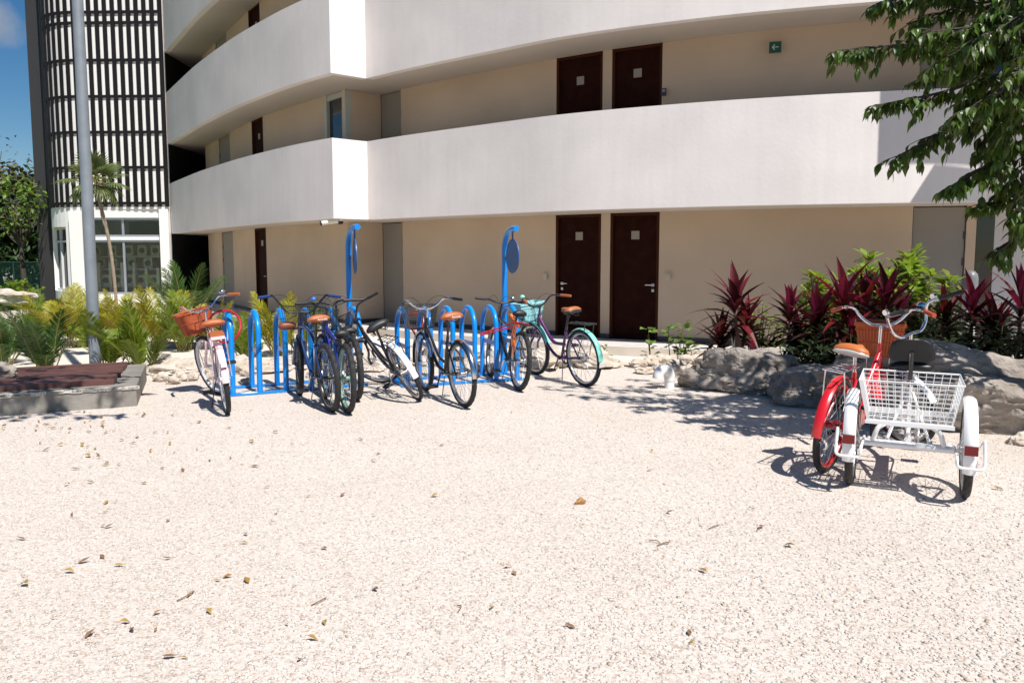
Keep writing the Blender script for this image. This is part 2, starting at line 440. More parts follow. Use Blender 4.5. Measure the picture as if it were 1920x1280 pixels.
# the room walls behind the galleries
WL = [(395, 26.0), (420, 24.45), (441, 23.25), (482, 21.35), (503, 20.6), (551, 19.4), (616, 18.1), (655, 17.35)]
WR = [(718, 17.95), (757, 17.4), (850, 16.35), (950, 15.45), (1041, 14.75), (1125, 14.22), (1142, 14.12), (1233, 13.68), (1330, 13.28), (1443, 12.9), (1570, 12.55), (1700, 12.27), (1800, 12.08), (1818, 12.05)]
wl = [dz(u, D, 0) for u, D in WL]; wr = [dz(u, D, 0) for u, D in WR]
LEFTBACK = Vector((-13.5, 34, 0))
for k in range(3):
    zb = ZB + FH * k
    m = MB(); band(m, pll, zb, zb + PH, .16)
    o1 = m.build('balcony_parapet', plaster, hotel, HO, smooth=True, sharp=25)
    m = MB(); ret = [pl[-1] + Vector((.003, .003, 0)), pr[0] + Vector((-.003, .003, 0))]
    band(m, [pl[-1], pr[0]], zb + .001, zb + PH - .001, .16)
    m.build('balcony_parapet', plaster, hotel, HO)
    m = MB(); band(m, prl if k == 0 else up_curve, zb, zb + PH, .16)
    m.build('balcony_parapet', plaster, hotel, HO, smooth=True, sharp=25)
    rest = ([prl[-1]] + right_low) if k == 0 else ([up_curve[-1]] + right_up)
    m = MB(); band(m, rest, zb + .0015, zb + PH - .0015, .16)
    m.build('balcony_parapet', plaster, hotel, HO)
    # floor slab: from just behind the parapet face to the far side of the building
    inner = []
    L0 = outl[k]
    for i, p in enumerate(L0):
        a = L0[max(0, i - 1)]; b = L0[min(len(L0) - 1, i + 1)]; d = (b - a).normalized()
        inner.append(p + Vector((-d.y, d.x, 0)) * .02)
    poly = [(p.x, p.y) for p in inner] + [(16, 9.0), (16, 36), (-16, 40)]
    m = MB(); n = len(inner)
    # strip between the outline and a back line, so the concave outline stays clean
    backl = []
    for i in range(n):
        t = i / (n - 1); backl.append(Vector((-16 + 32 * t, 38 - 8 * t, 0)))
    for zz in (zb + .004, zb + .30):
        m.grid([[(p.x, p.y, zz) for p in inner], [(p.x, p.y, zz) for p in backl]])
    m.build('floor_slab', soff, hotel, HO)
# thin unseen canopy off the second bay, shaped to cast the slanted parapet shadow
m = MB(); Cx = B + (C - B).normalized() * .75
m.prism([(B.x, B.y), (Cx.x, Cx.y), (12.5, Cx.y - .7), (12.5, 8.95), (9.2, 9.45)], ZB + FH - .05, ZB + FH - .004)
m.build('canopy', soff, hotel, HO)
# roof slab over the third gallery
m = MB(); zz = ZB + 3 * FH - .1
m.grid([[(p.x, p.y, zz) for p in outl[2]], [(-16 + 32 * i / (len(outl[2]) - 1), 38, zz) for i in range(len(outl[2]))]])
m.build('roof', soff, hotel, HO)

def seg_box(mbx, a, b, z0, z1, th=.12, off=0.0):
    d = (b - a); d.z = 0; ln_ = d.length; d.normalize(); nn = Vector((-d.y, d.x, 0))
    c = (a + b) / 2 + nn * (th / 2 + off); c.z = (z0 + z1) / 2
    ang = math.atan2(d.y, d.x)
    mbx.box(c, (ln_, th, z1 - z0), Matrix.Rotation(ang, 3, 'Z'))
def wall_run(pts, skip, z0, z1, skirt):
    m = MB(); s = MB()
    i = 0
    runs = []; cur = [pts[0]]
    for i in range(len(pts) - 1):
        if i in skip:
            if len(cur) > 1: runs.append(cur)
            cur = [pts[i + 1]]
        else: cur.append(pts[i + 1])
    if len(cur) > 1: runs.append(cur)
    for r_ in runs:
        m, s = MB(), MB()
        band(m, r_, z0, z1, .15)
        if skirt:
            rr = []
            for i, p in enumerate(r_):
                a = r_[max(0, i - 1)]; b = r_[min(len(r_) - 1, i + 1)]; d = (b - a).normalized()
                rr.append(p - Vector((-d.y, d.x, 0)) * .012)
            band(s, rr, z0 + .001, z0 + .09, .01)
        m.build('wall', wallm, hotel, HO, smooth=True, sharp=20)
        if s.v: s.build('skirting', darkb, hotel, HO)
def door(a, b, z0, z1, kind, handle_side, pl_=True):
    d = (b - a); d.z = 0; W_ = d.length; d.normalize(); ang = math.atan2(d.y, d.x)
    Mr = Matrix.Rotation(ang, 3, 'Z'); nn = Vector((-d.y, d.x, 0))
    mid = (a + b) / 2
    m = MB()
    if kind == 'brown':
        m.box(mid + nn * .075 + Vector((0, 0, (z0 + z1) / 2 - .02)), (W_ - .10, .045, z1 - z0 - .05), Mr)
        o = m.build('door', brown, hotel, HO)
        f = MB()
        for s_ in (-1, 1):
            f.box(mid + d * s_ * (W_ / 2 - .025) + nn * .06 + Vector((0, 0, (z0 + z1) / 2)), (.05, .12, z1 - z0 - .004), Mr)
        f.box(mid + nn * .062 + Vector((0, 0, z1 - .027)), (W_ - .1, .11, .05), Mr)
        f.build('door_frame', brownf, o, HO)
        if pl_:
            q = MB(); q.box(mid + nn * .049 + Vector((0, 0, z0 + (z1 - z0) * .825)), (.15, .006, .15), Mr)
            q.build('room_plaque', plaque, o, HO)
        hm = MB(); hx = handle_side * (W_ / 2 - .12)
        hz = z0 + 1.0
        p0 = mid + d * hx + nn * .052 + Vector((0, 0, hz))
        hm.tube([p0, p0 - nn * .055], .011, 8); hm.tube([p0 - nn * .05, p0 - nn * .05 - d * handle_side * .13], .010, 8)
        hm.box(p0 - nn * .004, (.05, .008, .05), Mr)
        hm.box(p0 - nn * .004 - Vector((0, 0, .10)), (.045, .012, .05), Mr)
        hm.build('handle', steel, o, HO, smooth=True)
    else:
        m.box(mid + nn * .06 + Vector((0, 0, (z0 + z1) / 2 - .006)), (W_ - .03, .05, z1 - z0 - .03), Mr)
        o = m.build('panel_door', greyd, hotel, HO)
        f = MB()
        for s_ in (-1, 1):
            f.box(mid + d * s_ * (W_ / 2 - .0075) + nn * .075 + Vector((0, 0, (z0 + z1) / 2)), (.012, .09, z1 - z0 - .01), Mr)
        f.build('door_gap', black, o, HO)
        h = MB()
        for hz in (.35, .62, .8):
            h.box(mid + d * handle_side * (W_ / 2 - .015) + nn * .03 + Vector((0, 0, z0 + (z1 - z0) * hz)), (.04, .02, .12), Mr)
        h.build('hinge', darkb, o, HO)
    return o
GROUND_Z = 0.0
for k in range(3):
    z0 = GROUND_Z if k == 0 else ZB + FH * (k - 1) + .30
    z1 = ZB + FH * k + .003
    skl = {1, 3, 6} if k == 1 else {1, 3}
    wall_run(wl, skl, z0, z1, k == 0)
    door(wl[1], wl[2], z0, z1, 'grey', -1)
    if k == 0:
        pass
    door(wl[3], wl[4], z0, z1, 'brown', 1)
    ret = [wl[-1], wr[0]]
    wall_run([wl[-1] + Vector((.002, .002, 0)), wr[0] + (wr[0] - wl[-1]).normalized() * .3], set(), z0 + .001, z1 - .001, k == 0)
    wall_run(wr, {0, 4, 6, 11}, z0, z1, k == 0)
    door(wr[0], wr[1], z0, z1, 'grey', 1)
    door(wr[4], wr[5], z0, z1, 'brown', -1); door(wr[6], wr[7], z0, z1, 'brown', 1)
    door(wr[11], wr[12], z0, z1, 'grey', 1)
    # service passage at the left end; its deep shade is painted as black walls
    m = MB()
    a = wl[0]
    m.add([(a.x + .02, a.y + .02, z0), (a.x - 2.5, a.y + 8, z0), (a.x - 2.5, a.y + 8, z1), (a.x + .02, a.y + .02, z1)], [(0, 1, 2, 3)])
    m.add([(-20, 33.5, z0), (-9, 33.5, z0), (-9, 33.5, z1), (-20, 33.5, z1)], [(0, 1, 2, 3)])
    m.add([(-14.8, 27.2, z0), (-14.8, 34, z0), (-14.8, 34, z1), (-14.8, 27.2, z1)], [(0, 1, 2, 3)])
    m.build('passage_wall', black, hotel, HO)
    # right hand wing
    m = MB(); e = wr[-1]
    g0 = e + Vector((.02, .02, 0)); g1 = dz(1852, 12.0, 0); g2 = Vector((12.5, 10.9, 0))
    m2 = MB(); band(m2, [g0, g1], z0, z1 - .01, .05); m2.build('dark_window', mat('dark_glass', (.01, .012, .014), .06, spec=.8), hotel, HO)
    band(m, [g1, g2], z0, z1 - .002, .15); m.build('wall', mat('wing_plaster', (.52, .50, .50), .9, var=.05), hotel, HO)
# glazed opening of the second storey by the corner
a, b = wl[6], wl[7]
z0, z1 = ZB + .30, ZB + FH
d = (b - a).normalized(); nn = Vector((-d.y, d.x, 0)); Mr = Matrix.Rotation(math.atan2(d.y, d.x), 3, 'Z'); W_ = (b - a).length
m = MB()
m.box((a + b) / 2 + nn * .09 + Vector((0, 0, (z0 + z1) / 2)), (W_ * .84, .02, z1 - z0 - .2), Mr)
win = m.build('window', mat('blue_dark_glass', (.012, .022, .035), .05, spec=.9), hotel, HO)
m = MB()
for s_, w2 in ((-1, .12), (1, .07)):
    m.box((a + b) / 2 + d * s_ * (W_ / 2 - w2 / 2) + nn * .075 + Vector((0, 0, (z0 + z1) / 2)), (w2, .15, z1 - z0 - .004), Mr)
m.box((a + b) / 2 + nn * .08 + Vector((0, 0, z1 - .07)), (W_ - .2, .12, .12), Mr)
m.build('window_frame', mat('pale_green_grey_frame', (.42, .43, .38), .5), win, HO)
# gallery pavement on the ground storey with its low riser
m = MB(); base_l = [p + Vector((0, .02, 0)) for p in (pll + prl + right_low)]
back_l = [p + Vector((.3, 4.0, 0)) for p in base_l]
m.grid([[(p.x, p.y, -.004) for p in base_l], [(p.x, p.y, -.004) for p in back_l]])
m.build('gallery_floor', pavem, hotel, HO)
m = MB(); band(m, base_l, -.33, -.006, .05); m.build('plinth', riserm, hotel, HO)
m = MB(); band(m, [p - Vector((.15, .9, 0)) for p in base_l if -5 < p.x < 7], -.36, -.155, .88)
m.build('footing', mat('white_footing', (.68, .62, .55), .9, var=.1, bump=.2), hotel, HO)
# switch plates beside the doors
for (u, v, D) in ((1022, 519, 14.83), (1252, 520, 13.55)):
    p = dp(u, v, D); m = MB(); m.box(p, (.075, .02, .115), Matrix.Rotation(R(-28), 3, 'Z')); m.box(p + Vector((-.006, -.012, 0)), (.03, .01, .05), Matrix.Rotation(R(-28), 3, 'Z'))
    tag(m.build('light_switch', mat('switch_white', (.50, .44, .36), .4), None, p), 'pale switch plate on the wall ' + ('left of the left ground floor brown door' if u < 1100 else 'right of the right ground floor brown door'), 'switch', 'switch plates by the brown doors')
# small things fixed to the building
def wall_box(u, v, D, ang): return dp(u, v, D), Matrix.Rotation(ang, 3, 'Z')
p, Mr = wall_box(1453.5, 89, 12.80, R(-17))
sg = thing('exit_sign', 'small green square sign with a white left arrow on the upper wall', 'sign', p)
m = MB(); m.box((0, 0, 0), (.185, .02, .175), Mr); m.build('sign_plate', mat('sign_green', (.005, .06, .03), .4), sg)
m = MB()
for a_, b_ in (((-.045, 0), (.05, 0)), ((-.045, 0), (-.008, .042)), ((-.045, 0), (-.008, -.042))):
    q = [Mr @ Vector((a_[0], -.0125, a_[1])), Mr @ Vector((b_[0], -.0125, b_[1]))]
    m.tube(q, .006, 6)
m.build('arrow', mat('sign_white', (.62, .68, .64), .5), sg)
p, Mr = wall_box(551, 222, 19.3, R(-53))
sg = thing('exit_sign', 'small pale green framed sign on the upper wall left of the window', 'sign', p)
m = MB(); m.box((0, 0, 0), (.19, .02, .19), Mr); m.build('sign_plate', mat('sign_grey_green', (.20, .24, .18), .5), sg)
m = MB(); m.box(Mr @ Vector((.02, -.012, 0)), (.08, .008, .13), Mr); m.build('pictogram', mat('sign_dark_green', (.06, .11, .08), .5), sg)
p, Mr = wall_box(1244.5, 173, 13.58, R(-24))
kp = thing('keypad', 'small dark keypad on the upper wall beside the right brown door', 'keypad', p)
m = MB(); m.box((0, 0, 0), (.085, .035, .125), Mr); m.build('case', mat('keypad_black', (.03, .035, .04), .35), kp)
m = MB(); m.box(Mr @ Vector((0, -.019, .02)), (.05, .006, .045), Mr); m.build('display', mat('keypad_grey', (.25, .27, .28), .3), kp)
# security camera and dome under the corner of the lowest parapet
p = dz(632, 16.1, ZB - .07)
sc_ = thing('security_camera', 'white bullet security camera with dark lens under the parapet corner', 'camera', p)
m = MB(); m.tube([(-.30, -.10, -.02), (.02, .0, .03)], .045, 12); m.build('camera_body', mat('camera_white', (.72, .68, .6), .4), sc_, smooth=True)
m = MB(); m.tube([(-.325, -.108, -.025), (-.297, -.099, -.02)], .05, 12); m.build('lens', black, sc_, smooth=True)
m = MB(); m.tube([(-.1, -.03, .02), (-.1, -.03, .075)], .02, 8); m.build('bracket', mat('camera_white', (1, 1, 1)), sc_)
p = dz(638, 16.2, ZB - .06)
dm = thing('dome_camera', 'small black dome camera next to the white bullet camera', 'camera', p)
m = MB(); m.revolve([(.001, -.05), (.05, -.04), (.065, .0), (.065, .02), (.001, .02)], 14, 'z', closed_prof=False); m.build('dome', mat('dome_black', (.015, .015, .015), .15), dm, smooth=True)
m = MB(); m.revolve([(.001, .02), (.08, .02), (.08, .06), (.001, .06)], 14, 'z', closed_prof=False); m.build('mount', mat('camera_white', (1, 1, 1)), dm)

# ================================================================== STAIR TOWER
tw = thing('stair_tower', 'tall white stair tower wrapped in dark vertical slats', 'tower', (-13, 26, 0))
TO = (-13, 26, 0)
twall = mat('tower_white', (.80, .78, .75), .85, var=.04, vscale=1.2, bump=.08, bscale=20)
slat = mat('dark_slats', (.009, .007, .008), .6, spec=.25)
TZ = 13.0
xr = dz(323, 25.3, 0).x; xl = dz(163, 25.3, 0).x
line = [Vector((xl + (xr - xl) * t, 25.35 - .08 * t, 0)) for t in np.linspace(0, 1, 8)]
arc = []
rc = 1.85; cx_, cy_ = xl, 25.35 + rc
for t in np.linspace(0, R(78), 12)[1:]: arc.append(Vector((cx_ - rc * math.sin(t), cy_ - rc * math.cos(t), 0)))
full = list(reversed(arc)) + line          # left to right
def zat(v, D=25.3): return dp(240, v, D).z
zbase = zat(392)
# white drum behind the slats, with the window openings below
m = MB(); band(m, full, zbase, TZ, .2); m.build('drum_wall', twall, tw, TO, smooth=True, sharp=30)
wx0, wx1 = dz(163, 25.3, 0).x, dz(306, 25.3, 0).x
zs, zh = zat(552), zat(408)
m = MB()
nfront = [p for p in line if True]
def fy(x): return 25.35 - .08 * (x - xl) / (xr - xl)
m.box(((wx1 + xr) / 2, fy(xr) + .1 - .02, (zbase - .3) / 2 - .001), (xr - wx1, .2, zbase + .3), None)
m.box(((wx0 + wx1) / 2, fy(wx0) + .1 - .018, (zs - .3) / 2), (wx1 - wx0, .2, zs + .3))
m.box(((wx0 + wx1) / 2, fy(wx0) + .1 - .018, (zh + zbase) / 2 - .001), (wx1 - wx0, .2, zbase - zh))
# pilaster at the left of the window and the curved base beyond it
px0 = dz(139, 25.3, 0).x
m.box(((px0 + wx0) / 2, fy(wx0) + .10 - .07, (zbase - .36) / 2), (wx0 - px0, .3, zbase + .24))
arcL = [p for p in reversed(arc)]
band(m, arcL[:3], -.3, zbase - .002, .2)
zs2, zh2 = zat(546), zat(425)
band(m, arcL[2:9], -.3, zs2, .2); band(m, arcL[2:9], zh2, zbase - .0025, .2)
band(m, arcL[8:] + [Vector((wx0, 25.36, 0))], -.3, zbase - .002, .2)
m.build('base_wall', twall, tw, TO)
def frame_window(x0, x1, y, za, zb_, mull, nm='window'):
    f = MB(); t = .07
    f.box(((x0 + x1) / 2, y, za + t / 2), (x1 - x0, .08, t)); f.box(((x0 + x1) / 2, y, zb_ - t / 2), (x1 - x0, .08, t))
    for x in (x0 + t / 2, x1 - t / 2): f.box((x, y, (za + zb_) / 2), (t, .08, zb_ - za - 2 * t))
    for x in mull: f.box((x, y - .004, (za + zb_) / 2), (t, .075, zb_ - za - 2 * t))
    o = f.build(nm, alu, tw, TO)
    g = MB(); g.box(((x0 + x1) / 2, y + .01, (za + zb_) / 2), (x1 - x0 - 2 * t, .006, zb_ - za - 2 * t))
    g.build('pane', GLASS, o, TO)
    return o
GLASS = glass_mat('window_glass', (.90, .95, .92))
mx_ = dz(233, 25.3, 0).x
frame_window(wx0 + .001, wx1 - .001, fy(wx0) + .12, zs + .002, zat(450), [mx_])
w2 = frame_window(wx0 + .001, wx1 - .001, fy(wx0) + .121, zat(444), zh - .002, [mx_])
m = MB(); m.box(((wx0 + wx1) / 2, fy(wx0) + .1, (zat(444) + zat(450)) / 2), (wx1 - wx0 - .002, .16, zat(444) - zat(450) - .002)); m.build('transom', twall, tw, TO)
m = MB()
for i in range(7):
    zz = zat(440) + (zh - .1 - zat(440)) * (i + .3) / 7
    m.box(((mx_ + wx1) / 2 + .02, fy(wx0) + .25, zz), (wx1 - mx_ - .2, .1, .012), Matrix.Rotation(R(35), 3, 'X'))
m.build('louvre', mat('brown_louvre', (.10, .06, .045), .6), w2, TO)
# narrow window in the curved part
q0, q1 = arcL[2], arcL[8]; d = (q1 - q0).normalized(); Mr = Matrix.Rotation(math.atan2(d.y, d.x), 3, 'Z'); mid = (q0 + q1) / 2 + Vector((0, .14, 0))
f = MB(); W_ = (q1 - q0).length
for t_ in (-.48, 0, .48): f.box(mid + d * t_ * W_ * .96 + Vector((0, 0, (zs2 + zh2) / 2)), (.07, .1, zh2 - zs2 - .004), Mr)
for z_ in (zs2 + .04, zat(452), zh2 - .04): f.box(mid + Vector((0, 0, z_)) + Vector((0, .003, 0)), (W_ * .92, .09, .06), Mr)
wo = f.build('window', mat('white_frame', (.62, .62, .64), .5), tw, TO)
g = MB(); g.box(mid + Vector((0, .03, (zs2 + zh2) / 2)), (W_ * .95, .006, zh2 - zs2 - .05), Mr); g.build('pane', glass_mat('dark_window_glass', (.18, .22, .24)), wo, TO)
# machine room behind the window
m = MB(); rx0, rx1, ry0, ry1 = wx0 - .6, xr - .02, 25.62, 28.4
m.add([(rx0, ry1, -.1), (rx1, ry1, -.1), (rx1, ry1, 3.3), (rx0, ry1, 3.3)], [(0, 1, 2, 3)])
m.add([(rx0, ry0, -.1), (rx0, ry1, -.1), (rx0, ry1, 3.3), (rx0, ry0, 3.3)], [(0, 1, 2, 3)])
m.add([(rx1, ry0, -.1), (rx1, ry1, -.1), (rx1, ry1, 3.3), (rx1, ry0, 3.3)], [(0, 1, 2, 3)])
m.add([(rx0, ry0, -.1), (rx1, ry0, -.1), (rx1, ry1, -.1), (rx0, ry1, -.1)], [(0, 1, 2, 3)])
m.add([(rx0, ry0, 3.3), (rx1, ry0, 3.3), (rx1, ry1, 3.3), (rx0, ry1, 3.3)], [(0, 1, 2, 3)])
m.build('machine_room', mat('room_paint', (.72, .70, .62), .9), tw, TO)
# the tower's flanks and back; passage shade is painted black on the right flank
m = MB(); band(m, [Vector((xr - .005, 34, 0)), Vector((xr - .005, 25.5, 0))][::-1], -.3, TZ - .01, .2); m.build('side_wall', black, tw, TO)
m = MB(); band(m, [arc[-1] + Vector((.02, .05, 0)), Vector((arc[-1].x - .3, 34, 0))], -.3, TZ - .01, .2); m.build('side_wall', twall, tw, TO)
# slats: verticals evenly along the wall, plus horizontal rails
outl_ = []
for i, p in enumerate(full):
    a = full[max(0, i - 1)]; b = full[min(len(full) - 1, i + 1)]; dd = (b - a).normalized()
    outl_.append(p - Vector((-dd.y, dd.x, 0)) * .042)
def resample(pts, step):
    out = []; acc = 0; nxt = 0
    for i in range(len(pts) - 1):
        a, b = pts[i], pts[i + 1]; l_ = (b - a).length
        while nxt <= acc + l_ + 1e-9:
            t = (nxt - acc) / l_; out.append((a.lerp(b, t), (b - a).normalized())); nxt += step
        acc += l_
    return out
m = MB(); zlow = zat(388)
rev = list(reversed(outl_))
for p, d_ in resample(rev, .2555):
    m.box((p.x, p.y, (zlow + TZ) / 2), (.128, .03, TZ - zlow), Matrix.Rotation(math.atan2(d_.y, d_.x), 3, 'Z'))
m.build('slat_screen', slat, tw, TO)
m = MB()
inner_l = [p + Vector((0, -.004, 0)) for p in outl_]
for v in (-45, -110, 23, 43, 113, 181, 248, 314, 381):
    zz = zat(v)
    band(m, inner_l, zz - .042, zz + .042, .04)
m.build('slat_rail', slat, tw, TO)
# solid louvred fin at the far left
m = MB(); a = arc[-1] + Vector((.02, -.16, 0)); b = dz(79, 27.6, 0); nfin = 24
a2, b2 = b, a
band(m, [b, a], -.3, TZ, .05)
d_ = (a - b).normalized()
for i in range(nfin):
    p = b.lerp(a, (i + .5) / nfin) - Vector((-d_.y, d_.x, 0)) * .02
    m.box((p.x, p.y, TZ / 2 - .1), (.012, .04, TZ - .2), Matrix.Rotation(math.atan2(d_.y, d_.x), 3, 'Z'))
m.build('louvre_fin', mat('grey_black_louvre', (.045, .043, .045), .45), tw, TO)
# air-conditioning units stacked inside on shelves
acm = mat('unit_casing', (.42, .45, .40), .5); acd = mat('unit_fan', (.02, .025, .025), .5)
rows = ((zs + .45, 26.0, [178, 200, 222, 244, 266, 290]), (zs + 1.02, 26.25, [170, 192, 215, 250, 280]), (zs + 1.45, 26.4, [185, 214, 245, 270, 295]))
proto = None
for (zc, yd, us) in rows:
    for u in us:
        x = dz(u, yd, 0).x
        if proto is None:
            proto = thing('condenser_unit', 'grey condenser unit with round fan behind the tower window', 'air conditioner', (x, yd, zc), group='condenser units behind the tower window')
            m = MB(); m.box((0, .15, 0), (.30, .28, .36)); m.build('casing', acm, proto)
            m = MB(); m.revolve([(.001, -.002), (.085, -.002), (.095, -.012), (.095, .02), (.001, .02)], 18, 'y', closed_prof=False); m.build('fan', acd, proto)
            m = MB(); m.revolve([(.097, -.012), (.105, -.012), (.105, .02), (.097, .02)], 18, 'y'); m.build('fan_guard', mat('guard_grey', (.30, .33, .30), .5), proto)
        else:
            c = copy_tree(proto); c.location = (x, yd, zc)
sh = MB()
shelf = thing('equipment_shelf', 'pale equipment shelving carrying the condenser units inside the tower window', 'shelf', (wx0 + 1, 26.3, 0))
SHO = (wx0 + 1, 26.3, 0)
for (zc, yd, us) in rows: sh.box(((wx0 + wx1) / 2, yd + .2, zc - .205), (wx1 - wx0 + .4, .5, .045))
sh.build('shelf_board', mat('shelf_white', (.6, .58, .5), .7), shelf, SHO)
sh = MB()
for u in (168, 189, 211, 233, 255, 278, 300):
    sh.box((dz(u, 25.9, 0).x, 25.9, zs + .55), (.09, .12, 1.0 if u % 2 else .62))
sh.build('upright', mat('shelf_cream', (.66, .60, .48), .7), shelf, SHO)

# ================================================================== BICYCLES
rubber = mat('tyre_rubber', (.022, .021, .021), .75, var=.3, vscale=30)
chrome = mat('chrome', (.72, .72, .74), .16, metal=1)
alloy = mat('dull_alloy', (.55, .55, .56), .32, metal=1)
bblack = mat('black_paint', (.012, .012, .014), .3, coat=.5)
plastic = mat('black_plastic', (.018, .018, .019), .5)
tan = mat('tan_leather', (.40, .115, .035), .5, bump=.05, bscale=80)
redlens = mat('red_reflector', (.16, .008, .010), .25)
amber = mat('amber_reflector', (.7, .25, .02), .3)

def paint(name, c, **k): return mat(name, c, .28, coat=.6, **k)

def wheel(parent, c, Rw, tw, rimm, T=None, knob=0.0, hubr=.022, tyrem=None):
    T = T or Matrix.Identity(4)
    rc = Rw - tw / 2 - knob * .5
    m = MB(); rr = Rw - tw * .80
    m.revolve([(rr, -tw * .36), (rr, tw * .36), (rr - .018, tw * .30), (rr - .024, 0), (rr - .018, -tw * .30)], 48, 'y', c)
    m.revolve([(.001, -.052), (hubr * .6, -.052), (hubr, -.046), (hubr, -.036), (hubr * .65, -.03), (hubr * .65, .03), (hubr, .036), (hubr, .046), (hubr * .6, .052), (.001, .052)], 14, 'y', c, closed_prof=False)
    m.xf(T); o = m.build('wheel', rimm, parent, smooth=True)
    seg = 96 if knob else 56
    prof = [(rc + tw / 2 * math.cos(a), tw / 2 * math.sin(a)) for a in [2 * math.pi * j / 12 for j in range(12)]]
    mod = (lambda i, j: (knob if ((i // 2 + (j in (0,))) % 2 == 0) and j in (0, 1, 2, 10, 11) else 0)) if knob else None
    m = MB(); m.revolve(prof, seg, 'y', c, mod=mod); m.xf(T)
    m.build('tyre', tyrem or rubber, o, smooth=not knob)
    m = MB(); ns = 32
    for i in range(ns):
        a = 2 * math.pi * i / ns; s = 1 if i % 2 else -1; a2 = a + (.35 if (i // 2) % 2 else -.35)
        m.tube([(c[0] + hubr * math.cos(a2), c[1] + s * .038, c[2] + hubr * math.sin(a2)),
                (c[0] + (rr - .02) * math.cos(a), c[1] + s * .004, c[2] + (rr - .02) * math.sin(a))], .0016, 3, cap=False)
    m.xf(T); m.build('spokes', alloy, o)
    return o

def fender(parent, c, Rf, w, a0, a1, m_, T=None, name='fender', drop=.35):
    rows = []
    n = 26
    for i in range(n + 1):
        a = R(a0 + (a1 - a0) * i / n)
        row = []
        for j in range(7):
            t = -1 + 2 * j / 6
            rad = Rf - drop * w * abs(t) ** 2.2
            row.append((c[0] + rad * math.cos(a), c[1] + t * w, c[2] + rad * math.sin(a)))
        rows.append(row)
    m = MB(); m.grid(rows)
    rows2 = [[(c[0] + (p[0] - c[0]) * .992, p[1], c[2] + (p[2] - c[2]) * .992) for p in r_] for r_ in rows]
    m.grid(rows2)
    if T: m.xf(T)
    return m.build(name, m_, parent, smooth=True, sharp=60)

def saddle(parent, pos, w, l, m_, h=.045, under=None, name='saddle', tilt=0.0):
    st = [(-1.0, .55, .25), (-.93, .86, .7), (-.72, 1.0, 1.0), (-.45, .94, 1.02), (-.15, .66, .9), (.2, .38, .8), (.6, .27, .72), (.9, .22, .6), (1.0, .10, .25)]
    rows = []
    for (t, ws, hs) in st:
        row = []
        zc = .018 * (t * t) * (1 if t < 0 else .3)
        for j in range(15):
            a = 2 * math.pi * j / 14
            y = w * ws * math.cos(a); z = h * hs * (math.sin(a) if math.sin(a) > 0 else .55 * math.sin(a))
            row.append((pos[0] + l * t * .5, pos[1] + y, pos[2] + z + zc))
        rows.append(row)
    m = MB(); m.grid(rows)
    m.add(rows[0][:-1], [tuple(range(14))]); m.add(rows[-1][:-1], [tuple(range(13, -1, -1))])
    o = m.build(name, m_, parent, smooth=True, sharp=70)
    if under:
        m = MB()
        for s in (-1, 1):
            m.tube([(pos[0] - l * .36, pos[1] + s * w * .55, pos[2] - .01), (pos[0] - l * .34, pos[1] + s * w * .45, pos[2] - .055), (pos[0] + l * .3, pos[1] + s * .02, pos[2] - .03)], .006, 6)
            hp = [(pos[0] - l * .32 + .02 * math.cos(k), pos[1] + s * w * .55 + .02 * math.sin(k), pos[2] - .065 + .011 * k / 3) for k in np.linspace(0, 12, 26)]
            m.tube(hp, .0035, 5)
        m.build('saddle_spring', under, o, smooth=True)
    return o

def wire_panel(m, P00, P10, P11, P01, nu, nv, r):
    P00, P10, P11, P01 = map(Vector, (P00, P10, P11, P01))
    for i in range(nu + 1):
        t = i / nu; m.tube([P00.lerp(P10, t), P01.lerp(P11, t)], r, 4, cap=False)
    for j in range(nv + 1):
        t = j / nv; m.tube([P00.lerp(P01, t), P10.lerp(P11, t)], r, 4, cap=False)

